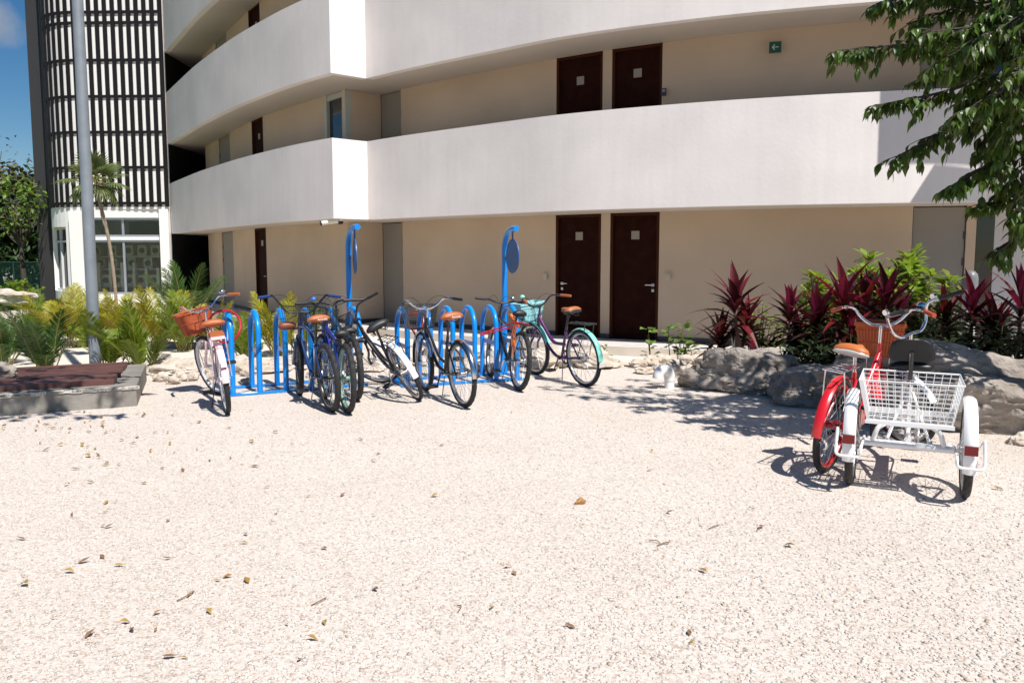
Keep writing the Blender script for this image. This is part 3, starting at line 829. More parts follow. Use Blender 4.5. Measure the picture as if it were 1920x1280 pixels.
def basket(parent, pos, kind, m_, T=None, top=(.24, .36), bot=(.18, .27), h=.25, name='basket'):
    # pos: centre of the bottom; x depth, y width
    x, y, z = pos
    def ring(s, zz): return [Vector((x - s[0] / 2, y - s[1] / 2, zz)), Vector((x + s[0] / 2, y - s[1] / 2, zz)), Vector((x + s[0] / 2, y + s[1] / 2, zz)), Vector((x - s[0] / 2, y + s[1] / 2, zz))]
    b, t = ring(bot, z), ring(top, z + h)
    m = MB()
    if kind == 'mesh':
        for i in range(4):
            j = (i + 1) % 4
            wire_panel(m, b[i], b[j], t[j], t[i], 16, 13, .0016)
        wire_panel(m, b[0], b[1], b[2], b[3], 12, 12, .0016)
        m.tube(t, .005, 6, closed=True); m.tube(b, .003, 5, closed=True)
    elif kind == 'slat':
        for i in range(4):
            j = (i + 1) % 4; n = 15 if i % 2 else 11
            e = (t[j] - t[i]); 
            for q in range(n):
                t0 = (q + .12) / n; t1 = (q + .88) / n
                vs = [b[i].lerp(b[j], t0), b[i].lerp(b[j], t1), t[i].lerp(t[j], t1), t[i].lerp(t[j], t0)]
                c_ = Vector((x, y, 0)); inn = [(p + ((Vector((x, y, p.z)) - p).normalized() * .006)) for p in vs]
                m.add(vs + inn, [(0, 1, 2, 3), (7, 6, 5, 4), (0, 4, 5, 1), (1, 5, 6, 2), (2, 6, 7, 3), (3, 7, 4, 0)])
            for f in (0.03, .42, .78):
                p0, p1 = b[i].lerp(t[i], f), b[j].lerp(t[j], f)
                m.tube([p0, p1], .007, 5)
        m.add([p for p in b], [(0, 1, 2, 3)])
        m.tube([p + Vector((0, 0, -.012)) for p in t], .013, 6, closed=True); m.tube(t, .012, 6, closed=True)
    else:   # wicker look: solid woven wall, thick rim
        n = 22
        def pt(k, zt):
            a = 2 * math.pi * k / (4 * n); sx, sy = abs(math.cos(a)) ** .45 * (1 if math.cos(a) > 0 else -1), abs(math.sin(a)) ** .45 * (1 if math.sin(a) > 0 else -1)
            d_ = bot[0] + (top[0] - bot[0]) * zt; w_ = bot[1] + (top[1] - bot[1]) * zt
            bump_ = .004 * (1 if (k + int(zt * 14)) % 2 else -1)
            return Vector((x + sx * (d_ / 2 + bump_), y + sy * (w_ / 2 + bump_), z + h * zt))
        rows = [[pt(k, q / 14) for k in range(4 * n + 1)] for q in range(15)]
        m.grid(rows)
        rows2 = [[Vector((x, y, p.z)).lerp(p, .96) for p in r_] for r_ in rows]
        m.grid(rows2); m.add(rows2[0][:-1], [tuple(range(4 * n))])
        m.tube(rows[-1][:-1], .012, 6, closed=True); m.tube(rows[8][:-1], .006, 5, closed=True)
    if T: m.xf(T)
    return m.build(name, m_, parent, smooth=(kind == 'wicker'), sharp=50)

def bike(label, rear, front, o, cat='bicycle'):
    """rear, front: ground contact points. o: options. Local frame: x forward, y left."""
    g = lambda k, d=None: o.get(k, d)
    d = Vector(front) - Vector(rear); head = math.atan2(d.y, d.x)
    t = thing('bicycle', label, cat, (rear[0], rear[1], rear[2] - .004), (R(g('lean', 0)), 0, head), 'bicycles parked at the hotel')
    Rw = g('R', .335); tw_ = g('tw', .048); L_ = g('L', 1.08)
    fr = g('frame'); acc = g('metal', chrome)
    ax = (-.36, .93)                                   # steering axis (up)
    hb, ht = Vector((.935, 0, Rw + .30)), Vector((.895, 0, Rw + .45))
    steer = g('steer', 0)
    A_ = Vector((ax[0], 0, ax[1])).normalized()
    T = Matrix.Translation(hb) @ Matrix.Rotation(R(steer), 4, A_) @ Matrix.Translation(-hb)
    fa = Vector((L_, 0, Rw)); ra = Vector((0, 0, Rw)); bb = Vector((.45, 0, .29))
    sc_top = Vector((.30, 0, .68)); st = g('style', 'step')
    # frame
    m = MB(); r = .0165
    m.tube([hb, ht], .020, 12); m.tube([bb, sc_top], r, 10)
    m.tube([bb + Vector((0, -.035, 0)), bb + Vector((0, .035, 0))], .022, 12)
    if st == 'step':
        m.tube(catmull([hb + Vector((-.01, 0, .03)), (.80, 0, .49), (.64, 0, .345), bb + Vector((.02, 0, .01))], 6), .020, 10)
        m.tube(catmull([ht + Vector((.005, 0, -.03)), (.74, 0, .585), (.58, 0, .44), (.41, 0, .40)], 6), .015, 10)
    elif st == 'cruiser':
        m.tube(catmull([ht + Vector((0, 0, -.02)), (.70, 0, .775), (.50, 0, .735), (.33, 0, .63), (.18, .0, .50)], 6), .0175, 10)
        m.tube(catmull([hb + Vector((0, 0, .02)), (.78, 0, .48), (.62, 0, .33), bb], 6), .019, 10)
    elif st == 'wave':
        m.tube(catmull([ht + Vector((0, 0, -.03)), (.76, 0, .60), (.60, 0, .47), (.37, 0, .46)], 6), .021, 10)
        m.tube(catmull([hb + Vector((0, 0, .02)), (.74, 0, .42), (.58, 0, .31), bb], 6), .019, 10)
    else:
        m.tube([ht + Vector((0, 0, -.03)), (.32, 0, .64)], .018, 10); m.tube([hb + Vector((0, 0, .02)), bb], .021, 10)
    for s in (-1, 1):
        m.tube([bb + Vector((-.03, s * .03, 0)), ra + Vector((0, s * .062, 0))], .010, 8)
        m.tube([sc_top + Vector((.01, s * .02, -.06)), (.15, s * .05, .52), ra + Vector((0, s * .062, 0))], .009, 8)
    m.build('frame', fr, t, smooth=True)
    # fork
    m = MB()
    for s in (-1, 1):
        m.tube(catmull([hb + Vector((.012, s * .045, -.035)), hb + Vector((.05, s * .055, -.14)), fa + Vector((-.025, s * .056, .08)), fa + Vector((0, s * .056, 0))], 5), [.014] * 16, 8)
    m.tube([hb + Vector((.012, -.05, -.03)), hb + Vector((.012, .05, -.03))], .017, 8); m.tube([hb, ht + A_ * .06], .0145, 10)
    m.xf(T); m.build('fork', g('fork', fr), t, smooth=True)
    wheel(t, ra, Rw, tw_, g('rim', alloy), None, g('knob', 0), .03); wheel(t, fa, Rw, tw_, g('rim', alloy), T, g('knob', 0), .018)
    # handlebar
    rise = g('rise', .10); s0 = ht + A_ * (.10 + g('stem', 0)); m = MB()
    m.tube([ht, s0], .0125, 10); m.tube([s0, s0 + Vector((.05, 0, .012))], .012, 8)
    h0 = s0 + Vector((.05, 0, .012)); hm = g('hm', acc)
    gl = []
    bw = g('bw', .32)
    if g('bar', 'cruiser') == 'cruiser':
        for s in (-1, 1):
            pts = [h0, h0 + Vector((.005, s * .06, .0)), h0 + Vector((.01, s * .13, rise * .35)), h0 + Vector((-.01, s * .20, rise * .95)), h0 + Vector((-.09, s * (bw - .06), rise)), h0 + Vector((-.24, s * bw, rise * .9))]
            m.tube(catmull(pts, 5), .0112, 8); gl.append((h0 + Vector((-.125, s * (bw - .045), rise * .99)), h0 + Vector((-.265, s * (bw + .005), rise * .885))))
    elif g('bar') == 'high':
        for s in (-1, 1):
            pts = [h0, h0 + Vector((0, s * .12, 0)), h0 + Vector((0, s * .20, rise * .5)), h0 + Vector((-.01, s * .27, rise)), h0 + Vector((-.05, s * (bw + .04), rise)), h0 + Vector((-.14, s * (bw + .12), rise * .95))]
            m.tube(catmull(pts, 5), .0112, 8); gl.append((h0 + Vector((-.035, s * (bw + .02), rise * 1.0)), h0 + Vector((-.15, s * (bw + .13), rise * .945))))
    else:
        for s in (-1, 1):
            pts = [h0, h0 + Vector((0, s * .08, rise * .3)), h0 + Vector((-.005, s * .16, rise)), h0 + Vector((-.04, s * bw, rise))]
            m.tube(catmull(pts, 5), .0125, 8); gl.append((h0 + Vector((-.027, s * (bw - .11), rise)), h0 + Vector((-.042, s * (bw + .02), rise))))
    m.xf(T); ho = m.build('handlebar', hm, t, smooth=True)
    for p, q in gl:
        k = MB(); k.tube([p, q], g('gr', .0165), 10); k.xf(T); k.build('grip', g('grip', plastic), ho, smooth=True)
    m = MB()
    for p, q in gl:
        a = p + (p - q) * .25
        s = 1 if a.y > 0 else -1
        m.tube([a, a + Vector((.05, -s * .005, -.005)), a + (q - p) * .75 + Vector((.055, 0, -.015))], .0055, 6)
        m.tube([a - Vector((.01, 0, 0)), a + Vector((.02, 0, 0))], .013, 8)
    m.xf(T); m.build('brake_lever', g('lever', plastic), ho, smooth=True)
    m = MB()
    for p, q in gl:
        a = p + (p - q) * .3
        m.tube(catmull([a + Vector((.03, 0, 0)), a.lerp(h0, .5) + Vector((.10, 0, .07)), h0 + Vector((.10, 0, -.02)), hb + Vector((.03, .01, .02))], 6), .0026, 5)
    m.xf(T); m.build('brake_cable', plastic, ho, smooth=True)
    if g('bell'):
        p, q = gl[g('bellside', 1)]
        bm = MB(); c_ = p + (p - q) * .5 + Vector((0, 0, .035))
        bm.revolve([(.001, .026), (.018, .022), (.03, .008), (.032, -.006), (.02, -.012), (.001, -.012)], 14, 'z', c_, closed_prof=False); bm.xf(T)
        bm.build('bell', g('bell'), ho, smooth=True)
    # seat post, saddle
    sp = Vector(g('seat', (.235, 0, .86)))
    m = MB(); m.tube([sc_top - Vector((-.02, 0, .05)), (sp.x + .01, 0, sp.z - .03)], .0125, 10); m.build('seat_post', g('post', acc), t, smooth=True)
    so_ = saddle(t, sp, g('sw', .105), g('sl', .27), g('saddle', plastic), g('sh', .05), g('spring', plastic))
    if g('side'):
        saddle(so_, sp + Vector((-.004, 0, -.014)), g('sw', .105) * 1.03, g('sl', .27) * 1.02, g('side'), g('sh', .05) * .72, None, 'saddle_side')
    if g('text'):
        text_mesh('lettering', g('text'), .032, mat('white_letters', (.8, .76, .7), .5), so_, (sp.x - g('sl', .27) * .5 - .004, .01 - .035, sp.z + .012), (R(90), 0, R(-90)), .003)
    # crank, pedals, chain
    m = MB(); m.revolve([(.062, -.004), (.088, -.004), (.088, .004), (.062, .004)], 24, 'y', bb + Vector((0, -.05, 0)))
    ca = R(g('crank', 120)); cd = Vector((math.cos(ca), 0, math.sin(ca)))
    m.tube([bb + Vector((0, -.06, 0)), bb + cd * .165 + Vector((0, -.072, 0))], .009, 6); m.tube([bb + Vector((0, .05, 0)), bb - cd * .165 + Vector((0, .065, 0))], .009, 6)
    m.tube([bb + Vector((0, -.06, 0)), bb + Vector((0, .055, 0))], .012, 8)
    for a in range(5):
        q = R(a * 72); m.tube([bb + Vector((0, -.05, 0)), bb + Vector((.07 * math.cos(q), -.05, .07 * math.sin(q)))], .006, 4)
    m.tube([bb + Vector((0, -.05, .088)), ra + Vector((0, -.05, .035))], .004, 4); m.tube([bb + Vector((0, -.05, -.088)), ra + Vector((0, -.05, -.035))], .004, 4)
    m.revolve([(.02, -.052), (.036, -.052), (.036, -.046), (.02, -.046)], 18, 'y', ra)
    co_ = m.build('crankset', g('crankm', alloy), t, smooth=True)
    for s, e in ((-1, bb + cd * .165 + Vector((0, -.125, 0))), (1, bb - cd * .165 + Vector((0, .118, 0)))):
        k = MB(); k.box(e + Vector((.042, 0, 0)), (.012, .095, .026)); k.box(e - Vector((.042, 0, 0)), (.012, .095, .026)); k.box(e, (.07, .02, .02))
        k.box(e + Vector((0, .042, 0)), (.09, .012, .024)); k.box(e - Vector((0, .042, 0)), (.09, .012, .024)); k.build('pedal', plastic, co_)
    if g('guard'):
        m = MB(); gpn = [bb + Vector((.10, -.065, -.02)), bb + Vector((.07, -.065, .095)), ra + Vector((.05, -.065, .06)), ra + Vector((-.02, -.065, .03)), ra + Vector((.02, -.065, -.01)), bb + Vector((-.05, -.065, -.02))]
        n = len(gpn); vs = gpn + [p + Vector((0, .012, 0)) for p in gpn]
        m.add(vs, [tuple(range(n)), tuple(range(2 * n - 1, n - 1, -1))] + [(i, (i + 1) % n, n + (i + 1) % n, n + i) for i in range(n)]); m.build('chain_guard', g('guard'), t)
    # kickstand
    if g('stand', True):
        m = MB(); m.tube([bb + Vector((-.08, .04, -.02)), Vector((.30, .04 + g('standy', .08), .004))], .0055, 6); m.build('kickstand', g('standm', alloy), t, smooth=True)
    # fenders
    if g('fender'):
        fo = fender(t, ra, Rw + .018, g('fw', .031), g('f0', 55), g('f1', 215), g('fender'))
        sm_ = MB()
        for s in (-1, 1): sm_.tube([ra + Vector((0, s * .065, 0)), ra + Vector(((Rw + .012) * math.cos(R(188)), s * .032, (Rw + .012) * math.sin(R(188))))], .0032, 5)
        if g('reflector', True):
            q = MB(); a_ = R(g('refl_a', 160)); q.box(ra + Vector(((Rw + .028) * math.cos(a_), 0, (Rw + .028) * math.sin(a_))), (.03, .046, .07), Matrix.Rotation(-a_ + R(180), 3, 'Y')); q.build('reflector', redlens, fo)
        sm_.build('fender_stay', acc, fo)
        if g('flap'):
            a_ = R(g('flap_a', 186)); c_ = ra + Vector(((Rw + .021) * math.cos(a_), 0, (Rw + .021) * math.sin(a_)))
            q = MB(); q.box(c_, (.008, .07, .06), Matrix.Rotation(R(-14), 3, 'Y')); q.build('mud_flap', g('flap'), fo)
        if g('ffender', True):
            fender(t, fa, Rw + .018, .034, -10 if g('ff_long') else 20, 165, g('fender2', g('fender')), T)
    if g('rack'):
        rm = g('rack'); m = MB(); zr = Rw + Rw + .075
        for s in (-1, 1):
            m.tube([(.20, s * .05, zr - .01), (-.22, s * .06, zr)], .006, 6)
            m.tube([(-.17, s * .06, zr), ra + Vector((-.01, s * .085, .02))], .005, 6)
        m.tube([(-.22, -.06, zr), (-.22, .06, zr)], .006, 6)
        for x in (-.15, -.05, .05, .15): m.tube([(x, -.058, zr), (x, .058, zr)], .0045, 6)
        m.tube([(.20, 0, zr), (.28, 0, zr - .03)], .006, 6); m.tube([(-.2, 0, zr), (.2, 0, zr)], .004, 6)
        ro = m.build('rear_rack', rm, t, smooth=True)
        if g('rackpad'):
            q = MB(); q.box((-.02, 0, zr + .028), (.24, .125, .035)); q.build('rack_pad', g('rackpad'), ro)
            q = MB(); q.box((-.0, 0, zr + .0), (.29, .125, .03)); q.build('pad_base', g('padbase', fr), ro)
    if g('basket'):
        kind, bm_ = g('basket')
        bo = basket(t, (ht.x + .05 + .20, 0, g('bz', .70)), kind, bm_, T, h=g('bh', .24))
        m = MB()
        m.tube([h0 + Vector((.0, .05, -.01)), h0 + Vector((.09, .05, -.04))], .005, 5); m.tube([h0 + Vector((.0, -.05, -.01)), h0 + Vector((.09, -.05, -.04))], .005, 5)
        for s in (-1, 1): m.tube([(ht.x + .2, s * .08, g('bz', .70)), fa + Vector((0, s * .075, 0))], .0042, 5)
        m.xf(T); m.build('basket_stay', g('stay', acc), bo)
    return t

def mid_dir(u0, v0, u1, v1): return gp(u0, v0, 0), gp(u1, v1, 0)
pink = paint('pale_pink_paint', (.80, .58, .60)); white_rim = mat('white_rim', (.72, .70, .72), .35)
orange_b = mat('orange_plastic', (.52, .105, .028), .5)
wick = mat('orange_wicker', (.46, .10, .035), .6, var=.25, vscale=60)
navy = paint('navy_paint', (.012, .035, .12)); royal = paint('royal_blue_paint', (.012, .03, .25))
purple = paint('purple_paint', (.085, .008, .10)); teal = paint('mint_paint', (.24, .66, .55)); tealb = mat('mint_plastic', (.30, .60, .62), .4)
redp = paint('red_paint', (.62, .012, .02)); whitep = paint('white_paint', (.80, .80, .82)); greenrim = mat('green_rim', (.20, .36, .28), .4)

a, b = mid_dir(427, 774, 404, 736)
bike('pale pink bicycle with an orange wicker basket and brown saddle', a, b,
     dict(bellside=0, frame=pink, style='step', rim=white_rim, fender=pink, f1=178, refl_a=150, ffender=False, saddle=tan, spring=plastic, sw=.115, grip=tan, basket=('wicker', wick), rack=pink, rackpad=tan, padbase=pink, guard=pink, bell=chrome, rise=.10, steer=22, lean=-6, stand=True, seat=(.235, 0, .845), stem=.06, lever=chrome, bw=.30, standm=bblack))
a, b = mid_dir(621, 771, 552, 731)
bike('navy blue cruiser with an orange saddle and black wire basket', a, b,
     dict(frame=navy, style='cruiser', rim=bblack, saddle=tan, side=None, sw=.115, grip=mat('blue_grip', (.015, .05, .20), .4), gr=.0145, hm=bblack, basket=('mesh', bblack), tw=.058, knob=.004, bar='high', rise=.17, steer=-12, lean=-4, metal=bblack, seat=(.235, 0, .88), text='Acmett', bz=.72, stem=.03, bw=.28))
NV = bpy.data.objects['bicycle.001']
m = MB(); rows = []
for t_ in np.linspace(-1, 1, 9):
    q_ = math.sqrt(max(0, 1 - abs(t_) ** 3)) + .02
    rows.append([(1.02 + .05 * q_ * math.cos(k), .10 + .10 * t_, .775 + .045 * q_ * math.sin(k)) for k in np.linspace(0, 2 * math.pi, 13)])
m.grid(rows); m.build('handlebar_bag', mat('brown_leather', (.20, .06, .03), .5), NV, smooth=True)
a, b = mid_dir(652, 773, 596, 727)
bike('royal blue bicycle with mint green rims and a narrow black saddle', a, b,
     dict(frame=royal, style='mtb', rim=greenrim, saddle=plastic, sw=.075, grip=plastic, hm=bblack, tw=.056, knob=.004, bar='flat', rise=.06, steer=4, lean=-1, metal=bblack, seat=(.22, 0, .735), basket=('mesh', bblack), bh=.22, bw=.30, bell=mat('blue_bell', (.03, .12, .5), .3), stem=.08))
a, b = mid_dir(668, 749, 626, 716)
bike('black bicycle with thick tyres behind the mint rimmed bicycle', a, b,
     dict(frame=bblack, style='mtb', rim=bblack, saddle=plastic, sw=.08, grip=plastic, hm=bblack, tw=.064, knob=.004, bar='flat', rise=.03, steer=4, lean=-2, metal=bblack, seat=(.23, 0, .70), bw=.34, stem=.07))
a, b = mid_dir(785, 748, 718, 716)
bike('black bicycle with white rear fender leaning steeply to the left', a, b,
     dict(frame=bblack, style='step', rim=alloy, saddle=plastic, sw=.135, sl=.29, sh=.06, grip=plastic, hm=bblack, basket=('mesh', bblack), fender=whitep, fender2=whitep, f0=70, f1=182, reflector=False, rack=bblack, lean=-27, steer=38, metal=bblack, bar='cruiser', rise=.08, seat=(.22, 0, .86), stand=True, standy=.3, tw=.044))
a, b = mid_dir(870, 762, 789, 727)
bike('black step-through bicycle with chrome fenders and lettered brown saddle', a, b,
     dict(frame=bblack, style='step', rim=alloy, saddle=tan, sw=.125, sh=.055, grip=plastic, hm=chrome, basket=('mesh', bblack), fender=chrome, f0=62, f1=180, reflector=False, lean=-4, steer=-4, bar='cruiser', rise=.10, knob=.003, seat=(.235, 0, .885), text='Acmett', post=bblack, crankm=bblack, bz=.70, bh=.26, ff_long=True, stem=.05))
a, b = mid_dir(972, 731, 917, 703)
t7 = bike('black mountain bicycle with red and orange straps over its rear rack', a, b,
     dict(frame=bblack, style='mtb', rim=alloy, saddle=plastic, sw=.085, grip=plastic, hm=bblack, tw=.056, knob=.005, bar='flat', rise=.03, steer=-6, lean=4, metal=bblack, seat=(.22, 0, .84), rack=bblack, bw=.31, bell=chrome, bellside=0, stem=.05))
a, b = mid_dir(1097, 724, 1003, 701)
bike('purple step-through bicycle with mint fenders and mint plastic basket', a, b,
     dict(frame=purple, style='wave', rim=alloy, saddle=tan, side=plastic, sw=.11, grip=tan, hm=bblack, fender=teal, f0=40, f1=180, reflector=False, flap=mat('white_flap', (.75, .74, .7), .5), basket=('slat', tealb), rack=bblack, lean=-5, steer=2, metal=bblack, bar='cruiser', rise=.11, bell=teal, knob=.003, crankm=bblack, bz=.68, seat=(.235, 0, .87), guard=None))
a = gp(1547, 883); b = a + Vector((.64, .77, 0))
bike('bright red bicycle with an orange slatted basket and chrome rear rack', a, b,
     dict(frame=redp, style='wave', rim=mat('red_rim', (.5, .01, .02), .3), saddle=mat('orange_leather', (.50, .14, .03), .5), side=mat('silver_vinyl', (.42, .40, .38), .4), sw=.12, sl=.29, sh=.055, grip=mat('coral_grip', (.50, .07, .04), .45), hm=chrome, fender=redp, f0=50, f1=184, reflector=False, basket=('slat', orange_b), rack=chrome, bell=chrome, bellside=0, bar='cruiser', rise=.13, stem=.09, lean=7, steer=16, seat=(.235, 0, .835), bz=.70, bh=.27, bw=.33, guard=redp))

# straps, locks
m = MB()
P0 = gp(972, 731)
inv = t7.location
def loc7(x, y, z): return Matrix.Rotation(t7.rotation_euler.z, 3, 'Z') @ Vector((x, y, z)) + t7.location
sm = mat('red_strap', (.55, .02, .03), .5); om = mat('orange_strap', (.60, .14, .02), .55)
m.tube(catmull([loc7(-.2, -.05, .76), loc7(0, .05, .765), loc7(.22, .16, .69), loc7(.36, .34, .62)], 5), .008, 6)
m.tube(catmull([loc7(-.15, .05, .755), loc7(.05, .10, .70), loc7(.36, .34, .60)], 5), .008, 6)
tag(m.build('luggage_strap', sm, None, loc7(0, 0, .7), smooth=True), 'red elastic strap stretched from the black mountain bicycle to the rack', 'strap')
m = MB()
for k in range(3):
    m.tube(catmull([loc7(-.2 + k * .06, .07, .755), loc7(-.17 + k * .06, .095, .66 - .02 * k), loc7(-.15 + k * .05, .09, .50 - .05 * (k % 3)), loc7(-.1 + k * .04, .085, .58)], 5), .005, 5)
tag(m.build('luggage_strap', om, None, loc7(0, 0, .7), smooth=True), 'orange elastic straps hanging off the rack of the black mountain bicycle', 'strap')
m = MB(); p0, p1 = dp(957, 590, 9.2), dp(974, 612, 9.15); m.tube([p0, p0.lerp(p1, .5), p1], [.028, .03, .026], 10)
tag(m.build('bottle', om, None, p0, smooth=True), 'orange drink bottle strapped above the black mountain bicycle rear wheel', 'bottle')
def lock(u, v, D, r_, label, rz, m_, rt=.013):
    p = dp(u, v, D); m = MB()
    Mr = Matrix.Rotation(R(rz), 3, 'Z')
    m.tube([p + Mr @ Vector((r_ * math.cos(a_), .05 * math.sin(2 * a_), r_ * 1.05 * math.sin(a_))) for a_ in np.linspace(0, 2 * math.pi, 40)[:-1]], rt, 7, closed=True)
    tag(m.build('bicycle_lock', m_, None, p, smooth=True), label, 'bicycle lock')
lock(421, 612, 8.25, .165, 'red cable lock looped round the pink bicycle and first blue hoop', 10, mat('red_cable', (.42, .012, .02), .35))
lock(779, 612, 9.35, .15, 'red cable lock hanging on the blue hoop beside the wire basket', -55, mat('red_cable', (1, 0, 0)))

# ------------------------------------------------------------------ tricycle
pL, pR = gp(1594, 903), gp(1808, 929)
tc_ = (pL + pR) / 2; ydir = (pL - pR); half = ydir.length / 2; ydir.normalize()
hd = math.atan2(-ydir.x, ydir.y)
tri_ = thing('tricycle', 'white cargo tricycle with a wire basket over its two rear wheels', 'tricycle', (tc_.x, tc_.y, -.004), (0, 0, hd), None)
tri_w = paint('tricycle_white', (.80, .80, .80)); Rt = .30
wm = mat('white_wire', (.78, .78, .77), .4)
for s in (-1, 1):
    c_ = Vector((0, s * half, Rt)); wheel(tri_, c_, Rt, .05, alloy, None, .002, .03)
    fo = fender(tri_, c_, Rt + .032, .037, 35, 195, tri_w, drop=.45)
    q = MB(); a_ = R(183); q.box(c_ + Vector((-(Rt + .045), 0, .065)), (.02, .07, .055)); q.build('reflector', redlens, fo)
    m = MB()
    pts = [c_ + Vector((0, s * .09, .02)), c_ + Vector((-.22, s * .095, .02)), c_ + Vector((-.37, s * .075, 0)), c_ + Vector((-.385, 0, -.01)), c_ + Vector((-.37, -s * .075, 0)), c_ + Vector((-.22, -s * .095, .02)), c_ + Vector((0, -s * .09, .02))]
    pts = [c_ + Vector((-.30, s * .068, .12)), c_ + Vector((-.34, s * .07, .02)), c_ + Vector((-.365, s * .062, -.03)), c_ + Vector((-.375, 0, -.035)), c_ + Vector((-.365, -s * .062, -.03)), c_ + Vector((-.34, -s * .07, .02)), c_ + Vector((-.05, -s * .075, .03))]
    m.tube(catmull(pts, 5), .0095, 8); m.tube([c_ + Vector((-.30, s * .068, .12)), c_ + Vector((0, s * .07, .01))], .008, 8)
    m.build('wheel_guard', tri_w, tri_, smooth=True)
m = MB(); m.tube([(0, -half - .06, Rt), (0, half + .06, Rt)], .012, 10)
m.tube([(-.10, -half + .06, Rt + .005), (-.10, half - .06, Rt + .005)], .022, 12)
for s in (-1, 1):
    m.tube([(-.10, s * (half - .10), Rt), (.05, s * (half - .10), Rt)], .014, 8)
    m.tube(catmull([(-.10, s * .20, Rt + .01), (-.11, s * .175, Rt + .10), (-.09, s * .13, Rt + .135)], 5), .015, 8)
m.tube([(-.09, -.14, Rt + .135), (-.09, .14, Rt + .135)], .015, 8)
hbt, htt = Vector((1.12, 0, .60)), Vector((1.07, 0, .78)); bbt = Vector((.68, 0, .30))
m.tube(catmull([(.0, 0, Rt + .02), (.30, 0, .30), (.62, 0, .30), (.85, 0, .40), hbt + Vector((-.01, 0, .04))], 6), .022, 10)
m.tube([hbt, htt], .02, 10); m.tube([(.55, 0, .30), (.45, 0, .60)], .017, 10); m.tube([(.05, 0, Rt + .05), (.47, 0, .52)], .014, 8)
m.tube([bbt + Vector((0, -.04, 0)), bbt + Vector((0, .04, 0))], .022, 10)
for s in (-1, 1): m.tube([(.0, s * .12, Rt + .02), (.44, s * .02, .56)], .011, 8)
m.build('frame', tri_w, tri_, smooth=True)
At = Vector((-.30, 0, .95)).normalized(); Tt = Matrix.Translation(hbt) @ Matrix.Rotation(R(50), 4, At) @ Matrix.Translation(-hbt)
fat = Vector((1.26, 0, Rt)); m = MB()
for s in (-1, 1): m.tube(catmull([hbt + Vector((0, s * .05, -.03)), hbt + Vector((.05, s * .06, -.14)), fat + Vector((0, s * .06, 0))], 5), .013, 8)
m.tube([hbt + Vector((0, -.05, -.03)), hbt + Vector((0, .05, -.03))], .016, 8); m.xf(Tt); m.build('fork', tri_w, tri_, smooth=True)
wheel(tri_, fat, Rt, .045, alloy, Tt, 0, .02)
fender(tri_, fat, Rt + .025, .032, 15, 165, tri_w, Tt)
m = MB(); s0 = htt + At * .14; m.tube([htt, s0], .0125, 10); gl = []
for s in (-1, 1):
    pts = [s0, s0 + Vector((0, s * .10, .0)), s0 + Vector((0, s * .17, .06)), s0 + Vector((-.01, s * .20, .17)), s0 + Vector((-.06, s * .23, .20)), s0 + Vector((-.26, s * .27, .235))]
    m.tube(catmull(pts, 5), .0115, 8); gl.append((s0 + Vector((-.10, s * .24, .207)), s0 + Vector((-.27, s * .275, .237))))
m.xf(Tt); ho = m.build('handlebar', chrome, tri_, smooth=True)
for p, q in gl:
    k = MB(); k.tube([p, q], .018, 10); k.xf(Tt); k.build('grip', plastic, ho, smooth=True)
    k = MB(); k.tube([p + Vector((.03, 0, .0)), p + Vector((.05, 0, -.02)), q + Vector((.05, 0, -.02))], .006, 6); k.revolve([(.001, -.012), (.022, -.012), (.022, .012), (.001, .012)], 10, 'y', p + Vector((.05, 0, .02)), closed_prof=False); k.xf(Tt); k.build('brake_lever', chrome, ho, smooth=True)
# seat with back
sp = Vector((.40, 0, .735))
m = MB(); m.tube([(.47, 0, .55), (.42, 0, .68)], .0125, 8); m.tube([(.40, 0, .66), (.30, 0, .64), (.245, 0, .70), (.235, 0, .86)], .014, 8); m.build('seat_post', bblack, tri_, smooth=True)
saddle(tri_, sp, .145, .27, mat('black_vinyl', (.006, .006, .007), .42), .06, plastic)
m = MB(); rows = []
for (z_, w_) in ((.795, .11), (.81, .135), (.85, .14), (.895, .127), (.925, .115), (.94, .08)):
    rows.append([(.262 - .02 * math.cos(a_) - .018 * (z_ - .86) / .1, w_ * math.sin(a_) if abs(math.sin(a_)) > .05 else 0, z_) for a_ in np.linspace(-math.pi, math.pi, 17)])
rows = [[(p[0], p[1], p[2]) for p in r_] for r_ in rows]
m.grid(rows); m.add(rows[-1][:-1], [tuple(range(16))]); m.add(rows[0][:-1], [tuple(range(15, -1, -1))])
m.build('backrest', mat('black_vinyl', (0, 0, 0)), tri_, smooth=True, sharp=60)
# wire basket: four open panels and floor
m = MB(); zb_, zt_ = .475, .725
bx0, bx1, by = -.22, .22, .235; tx0, tx1, ty = -.25, .27, .285
Bk = [Vector((bx0, -by, zb_)), Vector((bx0, by, zb_)), Vector((tx0, ty, zt_)), Vector((tx0, -ty, zt_))]
Fk = [Vector((bx1, -by, zb_)), Vector((bx1, by, zb_)), Vector((tx1, ty, zt_)), Vector((tx1, -ty, zt_))]
wire_panel(m, *Bk, 12, 9, .0024); wire_panel(m, *Fk, 12, 9, .0024)
wire_panel(m, Bk[1], Fk[1], Fk[2], Bk[2], 10, 9, .0024); wire_panel(m, Bk[0], Fk[0], Fk[3], Bk[3], 10, 9, .0024)
wire_panel(m, Bk[0], Bk[1], Fk[1], Fk[0], 12, 8, .0022)
m.tube([Bk[2], Bk[3], Fk[3], Fk[2]], .0055, 6, closed=True); m.tube([Bk[0], Bk[1], Fk[1], Fk[0]], .006, 6, closed=True)
bo = m.build('wire_basket', wm, tri_)
m = MB(); m.box((bx0 - .003, 0, zb_ - .012), (.012, 2 * by + .02, .022)); m.box((bx1, 0, zb_ - .012), (.012, 2 * by, .04)); 
